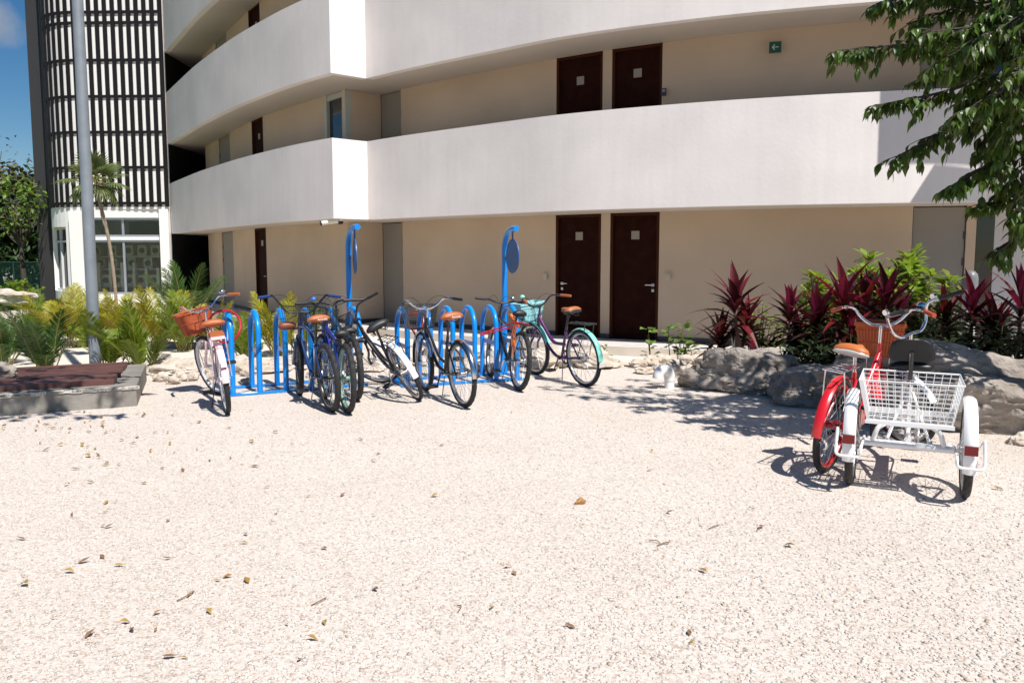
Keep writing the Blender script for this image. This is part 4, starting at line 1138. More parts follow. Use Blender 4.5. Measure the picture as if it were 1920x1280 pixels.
q0, q1, q2, q3 = Bk[1] + Vector((-.004, .002, 0)), Bk[1] + Vector((-.004, -.02, 0)), Bk[2] + Vector((-.004, -.022, 0)), Bk[2] + Vector((-.004, .002, 0))
m.add([q0, q1, q2, q3, q0 + Vector((.003, 0, 0)), q1 + Vector((.003, 0, 0)), q2 + Vector((.003, 0, 0)), q3 + Vector((.003, 0, 0))], [(0, 1, 2, 3), (7, 6, 5, 4), (0, 4, 5, 1), (1, 5, 6, 2), (2, 6, 7, 3), (3, 7, 4, 0)])
m.build('basket_plate', tri_w, bo)
# cranks
m = MB(); cd = Vector((math.cos(R(-70)), 0, math.sin(R(-70))))
m.revolve([(.06, -.05), (.085, -.05), (.085, -.043), (.06, -.043)], 24, 'y', bbt); m.tube([bbt + Vector((0, -.05, 0)), bbt + cd * .16 + Vector((0, -.06, 0))], .009, 6); m.tube([bbt + Vector((0, .05, 0)), bbt - cd * .16 + Vector((0, .06, 0))], .009, 6); m.tube([bbt + Vector((0, -.05, 0)), bbt + Vector((0, .05, 0))], .012, 8)
m.tube([bbt + Vector((0, -.046, .085)), (0, -.046, Rt + .04)], .005, 4); m.tube([bbt + Vector((0, -.046, -.085)), (0, -.046, Rt - .04)], .005, 4)
co_ = m.build('crankset', alloy, tri_, smooth=True)
for e in (bbt + cd * .16 + Vector((0, -.11, 0)), bbt - cd * .16 + Vector((0, .11, 0))):
    k = MB(); k.box(e, (.085, .10, .026)); k.build('pedal', plastic, co_)
m = MB(); gpn = [bbt + Vector((.10, -.065, 0)), bbt + Vector((.05, -.065, .10)), Vector((.1, -.065, Rt + .08)), Vector((.0, -.065, Rt + .05)), Vector((.05, -.065, Rt - .01)), bbt + Vector((-.05, -.065, .0))]
n = len(gpn); m.add(gpn + [p + Vector((0, .01, 0)) for p in gpn], [tuple(range(n)), tuple(range(2 * n - 1, n - 1, -1))] + [(i, (i + 1) % n, n + (i + 1) % n, n + i) for i in range(n)]); m.build('chain_guard', tri_w, tri_)

# ================================================================== BLUE BICYCLE RACKS
bluep = mat('rack_blue', (.002, .25, .74), .32, coat=.35, spec=.35, var=.10, vscale=4)
discm = mat('sign_disc_blue', (.028, .10, .27), .42)
def rack(label, p0, p1, n, post_i, turn=0):
    d = p1 - p0; head = math.atan2(d.y, d.x); ln_ = d.length; step = ln_ / (n - 1); w_ = .50; H = .885; r_ = .030
    t = thing('bike_rack', label, 'bike rack', (p0.x, p0.y, 0), (0, 0, head), 'blue bike racks')
    m = MB()
    m.box((ln_ / 2, 0, .014), (ln_ + .16, .10, .016)); m.box((ln_ / 2, w_, .014), (ln_ + .16, .10, .016))
    m.box((-.05, w_ / 2, .0145), (.055, w_ - .10, .015)); m.box((ln_ + .05, w_ / 2, .0145), (.055, w_ - .10, .015))
    bo = m.build('base_plate', bluep, t)
    for i in range(n):
        x = i * step; pts = [(x, 0, .02), (x, 0, H - w_ / 2)]
        pts += [(x, w_ / 2 - w_ / 2 * math.cos(a_), H - w_ / 2 + w_ / 2 * math.sin(a_)) for a_ in np.linspace(0, math.pi, 14)[1:]] + [(x, w_, .02)]
        k = MB(); k.tube(pts, r_, 12); k.build('hoop', bluep, t, smooth=True)
        k = MB(); k.box((x, w_ / 2, .455), (.008, w_ - .05, .05)); k.build('crossbar', bluep, t)
    x = post_i * step
    k = MB(); pz = H - .20
    pts = [(x + .03, w_ + .0, .02), (x + .03, w_, .9), (x + .03, w_, 1.53), (x + .03, w_ - .02, 1.67), (x + .03, w_ - .10, 1.78), (x + .03, w_ - .24, 1.83), (x + .03, w_ - .40, 1.835)]
    k.tube(catmull(pts, 5), .034, 12); po = k.build('sign_post', bluep, t, smooth=True)
    k = MB(); k.revolve([(.001, -.006), (.21, -.006), (.21, .006), (.001, .006)], 40, 'x', (0, 0, 0), closed_prof=False); k.xf(Matrix.Translation(Vector((x + .03, w_ - .27, 1.50))) @ Matrix.Rotation(R(turn), 4, 'Z')); do = k.build('sign_disc', discm, t, smooth=True, sharp=30)
    k = MB(); k.tube([(x + .03, w_ - .27, 1.68), (x + .03, w_ - .27, 1.82)], .012, 8); k.build('bracket', discm, do)
    k = MB(); k.tube([(x + .03, w_ - .03, 1.48), (x + .03, w_ - .09, 1.48)], .010, 8); k.build('bracket', discm, do)
    return t, step
r1, st1 = rack('blue bike rack with hoops and a disc post, nearer the pink bicycle', gp(437, 742), gp(676, 723), 6, 5, -11)
r2, st2 = rack('blue bike rack with hoops and a disc post, around the black bicycles', gp(765, 725), gp(970, 712), 6, 5)
# oval mark on the left plate
lg = mat('logo_pale', (.62, .70, .80), .4)
m = MB(); m.tube([(.17 + .085 * math.cos(a_), .0 + .032 * math.sin(a_), .0235) for a_ in np.linspace(0, 2 * math.pi, 30)[:-1]], .004, 4, closed=True)
for yy_ in (-.012, 0, .012): m.box((.17, yy_, .0235), (.11, .005, .002))
m.build('logo', lg, r1.children[0])

# ================================================================== ROCKS, PLINTH, POLE AND SMALL THINGS
import bmesh
limestone = mat('pale_limestone', (.60, .535, .46), .95, col2=(.42, .345, .27), vscale=5, bump=.9, bscale=14, detail=8, bdist=.04)
greyrock = mat('grey_boulder', (.38, .335, .29), .95, col2=(.22, .185, .155), vscale=4, bump=1.0, bscale=11, detail=9, bdist=.06)
def rock_mesh(m_, loc, dim, seed, sub=4, rough_=.28, rz=0, flat=.0, name='rock', freq=1.6):
    bm = bmesh.new(); bmesh.ops.create_icosphere(bm, subdivisions=sub, radius=1)
    off = Vector((seed * 3.7, seed * 1.3, seed * 7.1))
    for v in bm.verts:
        n = v.co.normalized()
        # facets: clip along random planes
        r = 1.0
        rr = random.Random(seed)
        for _ in range(9):
            pl_ = Vector((rr.uniform(-1, 1), rr.uniform(-1, 1), rr.uniform(-.6, 1))).normalized(); dd = rr.uniform(.62, .95)
            c = n.dot(pl_)
            if c > .05: r = min(r, dd / c)
        r += rough_ * noise.noise(n * freq + off) + rough_ * .5 * noise.noise(n * freq * 2.7 + off) + rough_ * .24 * noise.noise(n * freq * 7 + off) - rough_ * .18 * abs(noise.noise(Vector((n.x * 3, n.y * 3, n.z * 11)) + off))
        v.co = n * r
    Mz = Matrix.Rotation(rz, 3, 'Z')
    for v in bm.verts:
        p = Vector((v.co.x * dim[0] / 2, v.co.y * dim[1] / 2, v.co.z * dim[2] / 2)); v.co = Mz @ p
    me = bpy.data.meshes.new(name); bm.to_mesh(me); bm.free()
    me.polygons.foreach_set('use_smooth', [True] * len(me.polygons)); me.set_sharp_from_angle(angle=R(38)); me.materials.append(m_)
    o = bpy.data.objects.new(name, me); COL.objects.link(o); o.location = tuple(loc)
    return o
# big boulders at the planting bed
b1 = rock_mesh(greyrock, gp(1405, 742) + Vector((.02, .42, .17)), (1.42, .80, .72), 11, 6, .19, R(-14), name='boulder')
tag(b1, 'long grey boulder with a blunt left end before the red plants', 'boulder', 'boulders edging the planting bed')
b2 = rock_mesh(greyrock, gp(1560, 775) + Vector((.12, .55, .12)), (1.1, .8, .52), 15, 6, .2, R(-10), name='boulder')
tag(b2, 'low grey boulder between the long boulder and the red bicycle', 'boulder', 'boulders edging the planting bed')
b3 = rock_mesh(greyrock, dz(1800, 6.75, .30), (2.5, 1.0, .84), 23, 6, .18, R(-16), name='boulder')
tag(b3, 'largest grey boulder behind the white tricycle', 'boulder', 'boulders edging the planting bed')
b4 = rock_mesh(limestone, gp(1920, 838) + Vector((.05, .1, .02)), (.26, .2, .16), 31, 4, .2, 0, name='rock')
tag(b4, 'small pale rock right of the tricycle below the largest boulder', 'rock')
small = [(1200, 690, .34, .14, 1), (1222, 680, .30, .18, 2), (1245, 678, .26, .2, 3), (1262, 676, .30, .2, 4), (1290, 690, .30, .2, 5), (1276, 712, .26, .2, 6),
         (1215, 703, .34, .10, 7), (1300, 712, .26, .24, 8), (1268, 695, .28, .17, 9), (1290, 672, .30, .2, 10), (1310, 688, .24, .2, 12), (1240, 702, .22, .14, 13)]
for (u, v, w_, h_, sd_) in small:
    p = gp(u, v, gz(0, 9)); q = rock_mesh(limestone, (p.x, p.y + .15, gz(p.x, p.y) + h_ * .35), (w_, w_ * .8, h_), 40 + sd_, 3, .3, sd_, name='rock')
    tag(q, 'small limestone rock piled beside the white pipe elbow', 'rock', 'rock pile beside the pipe')
# pale ledge rocks behind the racks
rr = random.Random(5)
ledge = []
for u in list(range(262, 480, 22)) + list(range(490, 1120, 44)):
    if 1140 < u: v = 692
    else: v = 700 + rr.uniform(-12, 8) - (8 if u > 700 else 0)
    ledge.append((u, v))
for i, (u, v) in enumerate(ledge):
    p = gp(u, v, -.02); w_ = rr.uniform(.45, .95); h_ = rr.uniform(.20, .34) if u < 480 else rr.uniform(.14, .22)
    if 980 < u < 1130: w_, h_ = rr.uniform(.7, 1.0), .38
    q = rock_mesh(limestone, (p.x, p.y + .3, gz(p.x, p.y) + h_ * .12), (w_, rr.uniform(.5, .9), h_), 70 + i, 4, .30, rr.uniform(0, 6), name='ledge_rock', freq=2.1)
    tag(q, 'pale jagged limestone rock of the ledge behind the bike racks', 'rock', 'limestone ledge behind the racks')
for i in range(26):
    u = rr.uniform(265, 470) if i < 17 else rr.uniform(470, 1000); v = rr.uniform(675, 722)
    p = gp(u, v, 0); w_ = rr.uniform(.10, .24)
    q = rock_mesh(limestone, (p.x, p.y, gz(p.x, p.y) + w_ * .2), (w_, w_ * .8, w_ * .6), 130 + i, 3, .3, rr.uniform(0, 6), name='rock')
    tag(q, 'small loose limestone rock lying along the ledge behind the racks', 'rock', 'loose rocks along the ledge')
q = rock_mesh(limestone, dz(1062, 10.9, -.06), (1.75, .9, .62), 210, 5, .22, R(-12), name='ledge_rock'); tag(q, 'wide smooth topped pale slab of the ledge behind the purple bicycle', 'rock')
q = rock_mesh(limestone, dz(950, 11.0, -.08), (1.1, .8, .52), 211, 5, .25, R(20), name='ledge_rock'); tag(q, 'pale slab of the ledge behind the black mountain bicycle', 'rock')
q = rock_mesh(limestone, dz(20, 24, .28), (1.5, .8, .55), 201, 4, .25, 0, name='rock'); tag(q, 'white topped rock on the lawn left of the stair tower', 'rock')
q = rock_mesh(limestone, dz(42, 18.2, .02), (1.7, 1.1, .5), 202, 4, .25, 0, name='rock'); tag(q, 'flat pale rock half hidden behind the palm clumps', 'rock')
q = rock_mesh(mat('brown_stone', (.42, .22, .09), .9, var=.4, vscale=40), gp(1088, 944) + Vector((0, 0, .012)), (.075, .05, .05), 203, 3, .3, .4, name='stone'); tag(q, 'single orange brown stone on the open gravel', 'stone')

# concrete plinth with its reddish lid
concrete = mat('rough_concrete', (.27, .25, .22), .95, var=.35, vscale=3, bump=.5, bscale=18)
FR_, FL_ = gp(257, 761), gp(-150, 791); BR_ = Vector((-4.42, 9.2, 0)); BL_ = FL_ + (BR_ - FR_)
PT = thing('concrete_plinth', 'rough concrete plinth with a dark red planked lid by the lamp pole', 'plinth', FR_)
m = MB(); Pq = [FL_, FR_, BR_, BL_]
zt = .205
rowsv = []
n = 40
top = []; m.prism([(p.x, p.y) for p in Pq], -.1, zt); m.build('plinth_body', concrete, PT, FR_)
m = MB()
for i in range(60):      # broken mortar lip along the front edge
    t = rr.random(); p = FL_.lerp(FR_, t); m.box((p.x, p.y - .004, zt - .012 - rr.random() * .01), (rr.uniform(.04, .14), .016, rr.uniform(.015, .035)), Matrix.Rotation(math.atan2((FR_ - FL_).y, (FR_ - FL_).x), 3, 'Z'))
m.build('mortar_edge', mat('pale_mortar', (.58, .54, .48), .95, bump=.4), PT, FR_)
lidm = mat('dark_red_boards', (.14, .055, .045), .5, col2=(.085, .040, .036), vscale=7, bump=.2, bscale=30)
def pin(a, b): return FL_.lerp(FR_, a) + (BR_ - FR_) * b
m = MB(); nb = 9
for i in range(nb):
    b0, b1 = .10 + .86 * i / nb, .10 + .86 * (i + .93) / nb
    q = [pin(-.3, b0), pin(.875 + .02 * rr.random(), b0), pin(.875 + .02 * rr.random(), b1), pin(-.3, b1)]
    dzv = rr.uniform(-.003, .003)
    m.prism([(p.x, p.y) for p in q], zt + .002, zt + .05 + dzv)
lo = m.build('lid', lidm, PT, FR_)
m = MB()
for (u, v) in ((68, 695), (52, 709)):
    p = gp(u, v, zt + .055); m.box(p, (.20, .05, .006), Matrix.Rotation(R(8), 3, 'Z'))
m.build('lid_slot', black, lo, FR_)
p = gp(2, 708, zt + .05); q = rock_mesh(greyrock, p + Vector((-.05, .05, .06)), (.36, .25, .19), 205, 4, .2, 0, name='rock'); tag(q, 'grey rock resting on the red lid of the plinth', 'rock')

# lamp pole
lp = dz(180, 9.75, 0)
LP = thing('lamp_pole', 'tall grey steel lamp pole standing behind the concrete plinth', 'lamp pole', (lp.x, lp.y, 0))
polem = mat('galvanised_grey', (.25, .28, .31), .5, metal=.25, var=.15, vscale=6, bump=.05)
m = MB(); m.tube([(0, 0, -.1), (0, 0, 3), (0, 0, 7)], [.070, .067, .058], 20); m.build('pole', polem, LP, smooth=True)
m = MB(); m.box((0, 0, .02), (.32, .32, .03)); m.build('base_flange', polem, LP)
m = MB(); m.tube(catmull([(0, 0, 6.9), (.1, -.1, 7.3), (.6, -.6, 7.5)], 5), .03, 8); m.box((.75, -.75, 7.5), (.5, .25, .08), Matrix.Rotation(R(-45), 3, 'Z')); m.build('lamp_arm', polem, LP, smooth=True)
# hose across the path
m = MB(); pts = [gp(u, v, -.02) for u, v in ((-40, 684), (40, 679), (95, 673), (130, 672), (170, 675), (215, 678), (262, 678), (300, 682))]
for p in pts: p.z = gz(p.x, p.y) + .03
tag(m.tube(catmull(pts, 6), .016, 7).build('garden_hose', plastic, None, pts[0], smooth=True), 'thin black hose lying across the pale path behind the plinth', 'hose')
# low kerb behind the path
m = MB(); a_, b_ = dz(255, 14.05, 0), dz(480, 13.6, 0); a_.z = b_.z = 0; seg_box(m, a_, b_, -.3, -.06, .25)
tag(m.build('kerb', mat('grey_kerb', (.20, .20, .20), .85, var=.2), None, a_), 'low dark grey kerb at the back of the pale path', 'kerb')
# white pipe elbow
pp = gp(1255, 727); pp.z = gz(pp.x, pp.y)
E = thing('pipe_elbow', 'white plastic drain pipe bent over in an elbow out of the gravel', 'pipe', pp)
pvc = mat('white_pvc', (.78, .77, .74), .35)
m = MB(); m.tube([(0, 0, -.05), (0, 0, .07), (0, 0, .10)], .056, 18); m.build('pipe', pvc, E, smooth=True)
m = MB(); m.tube(catmull([(0, 0, .085), (0, 0, .15), (-.035, -.02, .205), (-.095, -.05, .215), (-.14, -.072, .17), (-.148, -.076, .12)], 6), .061, 18); m.build('elbow', pvc, E, smooth=True)
# unidentified pale round shape behind the red plants, built as a bollard lamp
p = dz(1811, 10.6, 0); BL = thing('bollard_lamp', 'unidentified pale round shape built as a bollard lamp behind the red plants at the right', 'bollard lamp', p)
m = MB(); m.tube([(0, 0, -.1), (0, 0, 1.12)], .09, 16); m.build('post', mat('bollard_grey', (.5, .49, .46), .5), BL, smooth=True)
m = MB(); m.revolve([(.001, 1.31), (.05, 1.30), (.085, 1.26), (.098, 1.20), (.098, 1.05), (.001, 1.05)], 18, 'z', closed_prof=False); m.build('globe', mat('globe_shade_grey', (.17, .17, .18), .4), BL, smooth=True)  # tree shade is put into the globe's dark grey

# dry leaves on the gravel
lm = [mat('dry_leaf_ochre', (.36, .20, .05), .8, var=.4, vscale=30, island=.3), mat('dry_leaf_brown', (.22, .125, .06), .85, var=.4, vscale=30, island=.3), mat('dry_leaf_yellow', (.36, .24, .06), .75, var=.3, vscale=30)]
spots = [(304, 879), (314, 1050), (222, 1062), (193, 988), (39, 1013), (47, 1098), (100, 1162), (608, 1030), (814, 932), (407, 1090), (462, 1091), (461, 1004), (459, 1020), (393, 1150), (294, 1153), (537, 1173), (610, 1171), (561, 1240), (318, 1235), (346, 1236), (235, 1170), (923, 1142), (1427, 990), (170, 1192), (159, 1055), (192, 1046), (131, 1075), (352, 1120), (292, 1184), (248, 1184), (577, 933), (517, 965), (500, 915), (327, 850), (472, 830), (710, 852), (700, 866), (1100, 838), (1250, 1020), (1355, 1133), (1870, 918)]
r2_ = random.Random(11)
for i in range(75):
    u = abs(r2_.gauss(0, 260)) + r2_.uniform(0, 120); v = 770 + abs(r2_.gauss(0, 90)); 
    if u < 960: spots.append((u, v))
for i in range(26): spots.append((r2_.uniform(0, 200), r2_.uniform(772, 812)))
for i in range(14): spots.append((r2_.uniform(500, 1500), r2_.uniform(790, 1230)))
variants = []
for i in range(9):
    m = MB(); l_ = r2_.uniform(.055, .085); cu = r2_.uniform(-.35, .5)
    m.leaf(Vector((-l_ / 2, 0, .006 + max(0, cu) * l_ * .6)), Vector((1, 0, .08)), Vector((0, 0, 1)), l_, l_ * r2_.uniform(.35, .55), cu, r2_.uniform(.1, .35), prof=[.08, .7, 1, .85, .45, .03])
    m.tube([(-l_ / 2, 0, .008 + max(0, cu) * l_ * .6), (-l_ / 2 - .018, .004, .012)], .0013, 4)
    variants.append(m)
for i, (u, v) in enumerate(spots):
    p = gp(u, v)
    if i < 9: o = variants[i].build('fallen_leaf', lm[i % 3], None, (0, 0, 0)); variants[i] = o
    else:
        o = variants[r2_.randrange(9)].copy(); COL.objects.link(o)
    o.location = (p.x, p.y, gz(p.x, p.y) + .004); o.rotation_euler = (r2_.uniform(-.25, .25), r2_.uniform(-.2, .2), r2_.uniform(0, 6.28))
    s_ = r2_.uniform(.4, .8); o.scale = (s_, s_, s_)
    tag(o, 'curled dry leaf fallen on the pale gravel', 'leaf', 'fallen leaves on the gravel')
for i, (u, v) in enumerate([(350, 1120), (1228, 1018), (1340, 990), (1245, 1022), (600, 1130), (860, 1143), (1425, 992), (1875, 918), (1400, 806), (1480, 820)]):
    p = gp(u, v); a_ = r2_.uniform(0, 3.1); l_ = r2_.uniform(.02, .05); m = MB()
    m.tube(catmull([p + Vector((-l_ * math.cos(a_), -l_ * math.sin(a_), .006)), p + Vector((.01, .012, .012)), p + Vector((l_ * math.cos(a_ + .3), l_ * math.sin(a_ + .3), .008))], 4), .0025, 5)
    tag(m.build('twig', lm[1], None, p), 'thin dry twig fallen on the pale gravel', 'twig', 'fallen twigs on the gravel')

# ================================================================== PLANTS
def V(*a): return Vector(a)
UP = V(0, 0, 1)
def curve_pts(p, d, l_, sag, n=8):
    out = [p.copy()]; d = d.normalized(); q = p.copy()
    for i in range(n):
        q = q + d * (l_ / n); d = (d - UP * (sag / n)).normalized(); out.append(q.copy())
    return out
palm_y = mat('palm_yellow_green', (.31, .30, .016), .5, island=.35, trans=.3)
palm_g = mat('palm_green', (.155, .225, .014), .5, island=.35, trans=.3)
palm_d = mat('palm_dark_green', (.045, .10, .016), .5, island=.3, trans=.25)
cane = mat('palm_cane', (.22, .19, .04), .5); cane2 = mat('palm_cane_brown', (.15, .09, .04), .7)
def areca(loc, h, seed, label, leafm, nf=9, spread=.55, name='areca_palm'):
    r = random.Random(seed); t = thing(name, label, 'palm', loc, (0, 0, 0), 'young feathery palms along the path')
    st, fo = MB(), MB()
    for i in range(nf):
        az = r.uniform(0, 6.28); sp = r.uniform(.12, spread)
        base = V(.10 * math.cos(az) * r.random(), .10 * math.sin(az) * r.random(), -.05)
        d = V(math.cos(az) * sp, math.sin(az) * sp, 1)
        ln_ = h * r.uniform(.65, 1.3)
        pts = curve_pts(base, d, ln_, r.uniform(.5, 1.3), 12)
        st.tube(pts, [.011 * (1 - .8 * k / 12) for k in range(13)], 5)
        np_ = 40
        for k in range(np_):
            tt = .30 + .70 * k / (np_ - 1); x = tt * 12; i0 = min(11, int(x)); p = pts[i0].lerp(pts[i0 + 1], x - i0); dd = (pts[i0 + 1] - pts[i0]).normalized()
            sd_ = dd.cross(UP); 
            if sd_.length < .1: sd_ = V(math.sin(az), -math.cos(az), 0)
            sd_.normalize(); nrm_ = sd_.cross(dd)
            ll = h * (.25 * math.sin(math.pi * (.18 + .80 * (tt - .3) / .7)) + .05) * r.uniform(.85, 1.1)
            for s in (-1, 1):
                ld = (sd_ * s * (.75) + dd * (.75) + nrm_ * .35 + V(r.uniform(-.12, .12), r.uniform(-.12, .12), r.uniform(-.12, .12)))
                fo.leaf(p, ld, nrm_, ll, .015 * h + .004, r.uniform(.15, .6), .1, prof=[.4, 1, .05])
    st.build('stems', cane, t); fo.build('fronds', leafm, t)
    return t
AP = [(88, 694, 9.75, .80, palm_d, 'dark green feathery palm rooted beside the red lid, left of the lamp pole', 7, .6), (204, 690, 10.0, .86, palm_g, 'feathery palm standing just right of the lamp pole', 6, .45),
      (272, 690, 9.85, .80, palm_g, 'feathery palm at the back right corner of the concrete plinth', 6, .5), (8, 665, 11.6, .80, palm_d, 'feathery palm clump at the left edge of the lawn', 8, .65),
      (45, 645, 14.0, .85, palm_g, 'green feathery palm behind the dark palm at the left', 8, .6), (142, 650, 14.3, 1.05, palm_y, 'tall yellow green feathery palm left of the lamp pole', 12, .6),
      (232, 640, 14.6, 1.0, palm_y, 'yellow green feathery palm in front of the tower window', 11, .6), (298, 648, 14.2, 1.0, palm_y, 'yellow green feathery palm below the right end of the tower', 11, .6),
      (345, 652, 13.6, .95, palm_g, 'green feathery palm behind the orange wicker basket', 10, .55), (100, 640, 15.0, .95, palm_y, 'yellow feathery palm below the dark louvred fin', 10, .6),
      (352, 585, 17.5, 1.3, palm_d, 'dark green feathery palm before the dark service passage', 9, .6), (455, 648, 12.2, .72, palm_g, 'feathery palm seen between the first two blue hoops', 6, .5),
      (395, 640, 14.0, .9, palm_y, 'yellow green feathery palm behind the pink bicycle', 8, .6), (523, 640, 12.8, .95, palm_y, 'yellow feathery palm behind the third blue hoop', 7, .45), (565, 640, 13.5, .8, palm_g, 'green feathery palm behind the navy cruiser', 7, .6), (185, 642, 15.2, .9, palm_g, 'green feathery palm directly behind the lamp pole', 9, .7)]
for i, (u, v, D, h, lm_, lb, nf, sp) in enumerate(AP):
    p = dz(u, D, 0); p.z = gz(p.x, p.y) - .02; areca(p, h, 300 + i, lb, lm_, nf + 6, sp)

# fan palm in front of the tower
fp = dz(221, 20, -.2); FPm = thing('fan_palm', 'slim fan palm with a bare curved trunk before the stair tower', 'palm', fp)
trunkm = mat('palm_trunk', (.30, .235, .17), .9, var=.35, vscale=18, bump=.4, bscale=50)
tp = [dp(u, v, 20) - fp for u, v in ((221, 575), (215, 530), (209, 480), (201, 435), (193, 405), (186, 372), (180, 338))]; tp[0] = V(0, 0, 0)
m = MB(); m.tube(catmull(tp, 6), [.042 + .015 * math.sin(k * 1.1) ** 2 * (k > 20) for k in range(37)], 10); m.build('trunk', trunkm, FPm, smooth=True)
fan = MB(); pet = MB(); r = random.Random(8); crown = tp[-1]
for i in range(22):
    az = i * 2.4 + r.uniform(-.3, .3); el = 1.15 - 2.0 * (i / 22) + r.uniform(-.15, .15)
    d = V(math.cos(az) * math.cos(el), math.sin(az) * math.cos(el), math.sin(el)); pl_ = r.uniform(.30, .55)
    pe = crown + d * pl_ - UP * .04; pet.tube([crown, crown + d * pl_ * .5, pe], [.016, .012, .009], 5)
    sd_ = d.cross(UP).normalized(); nr = sd_.cross(d)
    for k in range(22):
        a_ = -1.9 + 3.8 * k / 21; ld = d * math.cos(a_) + sd_ * math.sin(a_) + nr * .08
        fan.leaf(pe, ld, nr, .52 * (1 - .12 * abs(a_)) * r.uniform(.9, 1.05), .045, .25 + .35 * (i / 22), .15, prof=[.35, 1, .8, .04])
fan.build('fronds', mat('fan_palm_green', (.12, .16, .05), .5, island=.3, trans=.25), FPm); pet.build('leaf_stalks', cane, FPm)

# red cordylines
cordd = mat('bronze_leaf', (.030, .016, .010), .4, island=.4, trans=.15)
cord = mat('burgundy_leaf', (.052, .010, .0065), .38, island=.45, trans=.22, var=.3, vscale=5)
cordp = mat('magenta_leaf', (.16, .012, .013), .38, island=.4, trans=.3)
cstem = mat('cordyline_stem', (.20, .13, .09), .8)
def cordyline(loc, heads, seed, label):
    r = random.Random(seed); t = thing('cordyline', label, 'red plant', loc, (0, 0, 0), 'burgundy cordylines in the planting bed')
    st, lf, lp_, ld_ = MB(), MB(), MB(), MB()
    for (hx, hy, hz, s) in heads:
        top = V(hx, hy, hz); st.tube(catmull([V(hx * .2, hy * .2, -.1), V(hx * .6, hy * .6, hz * .5), top], 4), [.022] * 9, 7)
        n = 34
        for i in range(n):
            az = i * 2.4 + r.uniform(-.3, .3); f = i / n
            el = -.25 + 1.65 * f + r.uniform(-.15, .15)
            d = V(math.cos(az) * math.cos(el), math.sin(az) * math.cos(el), math.sin(el))
            b_ = top + V(0, 0, -.30 + .34 * f) * s
            (lp_ if (f > .72 and r.random() < .75) or r.random() < .10 else (ld_ if f < .42 and r.random() < .7 else lf)).leaf(b_, d, UP + d * .01, s * r.uniform(.38, .54) * (1 - .15 * f), s * r.uniform(.060, .088), r.uniform(.35, 1.0) * (1.15 - f), .22, prof=[.22, .7, 1, .85, .45, .03])
    st.build('stem', cstem, t, smooth=True); lf.build('leaves', cord, t); ld_.build('old_leaves', cordd, t); lp_.build('young_leaves', cordp, t)
def bed(u, D): p = dz(u, D, 0); p.z = -.02; return p
cordyline(bed(1376, 9.3), [(0, 0, .95, 1.3), (.16, .1, .66, 1.15), (-.16, .05, .5, 1.1)], 1, 'burgundy cordyline standing alone before the wall, farthest left of its kind')
cordyline(bed(1478, 9.1), [(0, 0, .84, 1.1), (.12, .1, .55, .9)], 2, 'slim burgundy cordyline between the lone one and the big clump')
cordyline(bed(1575, 8.7), [(0, 0, 1.0, 1.35), (.3, .1, .92, 1.25), (-.25, .1, .8, 1.15), (.05, -.15, .65, 1.1)], 3, 'large burgundy cordyline clump behind the red bicycle')
cordyline(bed(1655, 8.8), [(0, 0, .97, 1.3), (.25, .15, .8, 1.15)], 4, 'burgundy cordyline behind the tricycle handlebar')
cordyline(bed(1815, 8.6), [(0, 0, .9, 1.2), (-.25, .1, .75, 1.1), (.25, 0, .7, 1.1)], 5, 'dark burgundy cordyline in the shade before the bollard lamp')
cordyline(bed(1905, 8.3), [(0, 0, .98, 1.25), (-.2, .1, .65, 1.1)], 6, 'dark burgundy cordyline at the right edge behind the largest boulder')

# leafy shrubs
sh_l = mat('shrub_light_green', (.17, .26, .022), .4, island=.4, trans=.35); sh_m = mat('shrub_green', (.045, .10, .012), .38, island=.4, trans=.28); sh_d = mat('shrub_shade_green', (.014, .034, .008), .4, island=.4, trans=.15)  # the darkest green puts tree shade into the leaf colour
twigm = mat('green_twig', (.13, .11, .05), .8)
def shrub(loc, w_, h, seed, label, leafm, n=420, ls=.11, lw=.5, ns=14, up=.5, group='leafy shrubs in the planting bed', cat='shrub', name='shrub', d_=None):
    r = random.Random(seed); t = thing(name, label, cat, loc, (0, 0, 0), group); st, lf = MB(), MB(); d_ = d_ or w_
    tips = []
    for i in range(ns):
        x, y = r.uniform(-.5, .5) * w_, r.uniform(-.5, .5) * d_; hh = h * r.uniform(.6, 1.0) * (1 - .35 * abs(2 * x / w_) ** 2)
        pts = catmull([V(x * .3, y * .3, -.05), V(x * .7 + r.uniform(-.05, .05), y * .7, hh * .5), V(x, y, hh)], 5); st.tube(pts, [.011 - .0007 * k for k in range(11)], 5); tips.append(pts)
    per = n // ns
    for pts in tips:
        for k in range(per):
            f = 1 - .72 * r.random() ** 1.5; i0 = min(9, int(f * 10)); p = pts[i0].lerp(pts[i0 + 1], f * 10 - i0)
            az = r.uniform(0, 6.28); d = V(math.cos(az), math.sin(az), r.uniform(-.2, 1.0) * up * 2)
            lf.leaf(p + d.normalized() * r.uniform(.0, .07), d, UP + V(r.uniform(-.3, .3), r.uniform(-.3, .3), 0), ls * r.uniform(.7, 1.2), ls * lw * r.uniform(.8, 1.1), r.uniform(.0, .4), .12, prof=[.08, .55, .95, 1, .6, .04])
    st.build('stems', twigm, t); lf.build('leaves', leafm, t)
    return t
shrub(bed(1690, 9.9), 1.05, 1.75, 1, 'tall light green leafy shrub, the highest behind the red clump', sh_l, 1400, .16, .5, 20, .7)
shrub(bed(1620, 10.0), .85, 1.55, 2, 'light green shrub with upright tips behind the big red clump', sh_l, 950, .14, .5, 14, .7)
shrub(bed(1530, 9.8), .7, 1.4, 3, 'bright green shrub behind the slim red plant', sh_l, 850, .13, .5, 10, .7)
shrub(bed(1425, 9.5), .55, .95, 4, 'yellow green low shrub right of the lone red plant', sh_l, 480, .075, .5, 14, .5)
shrub(bed(1480, 9.0), .7, .55, 5, 'low green shrub at the top of the long boulder', sh_m, 420, .09, .4, 16, .5)
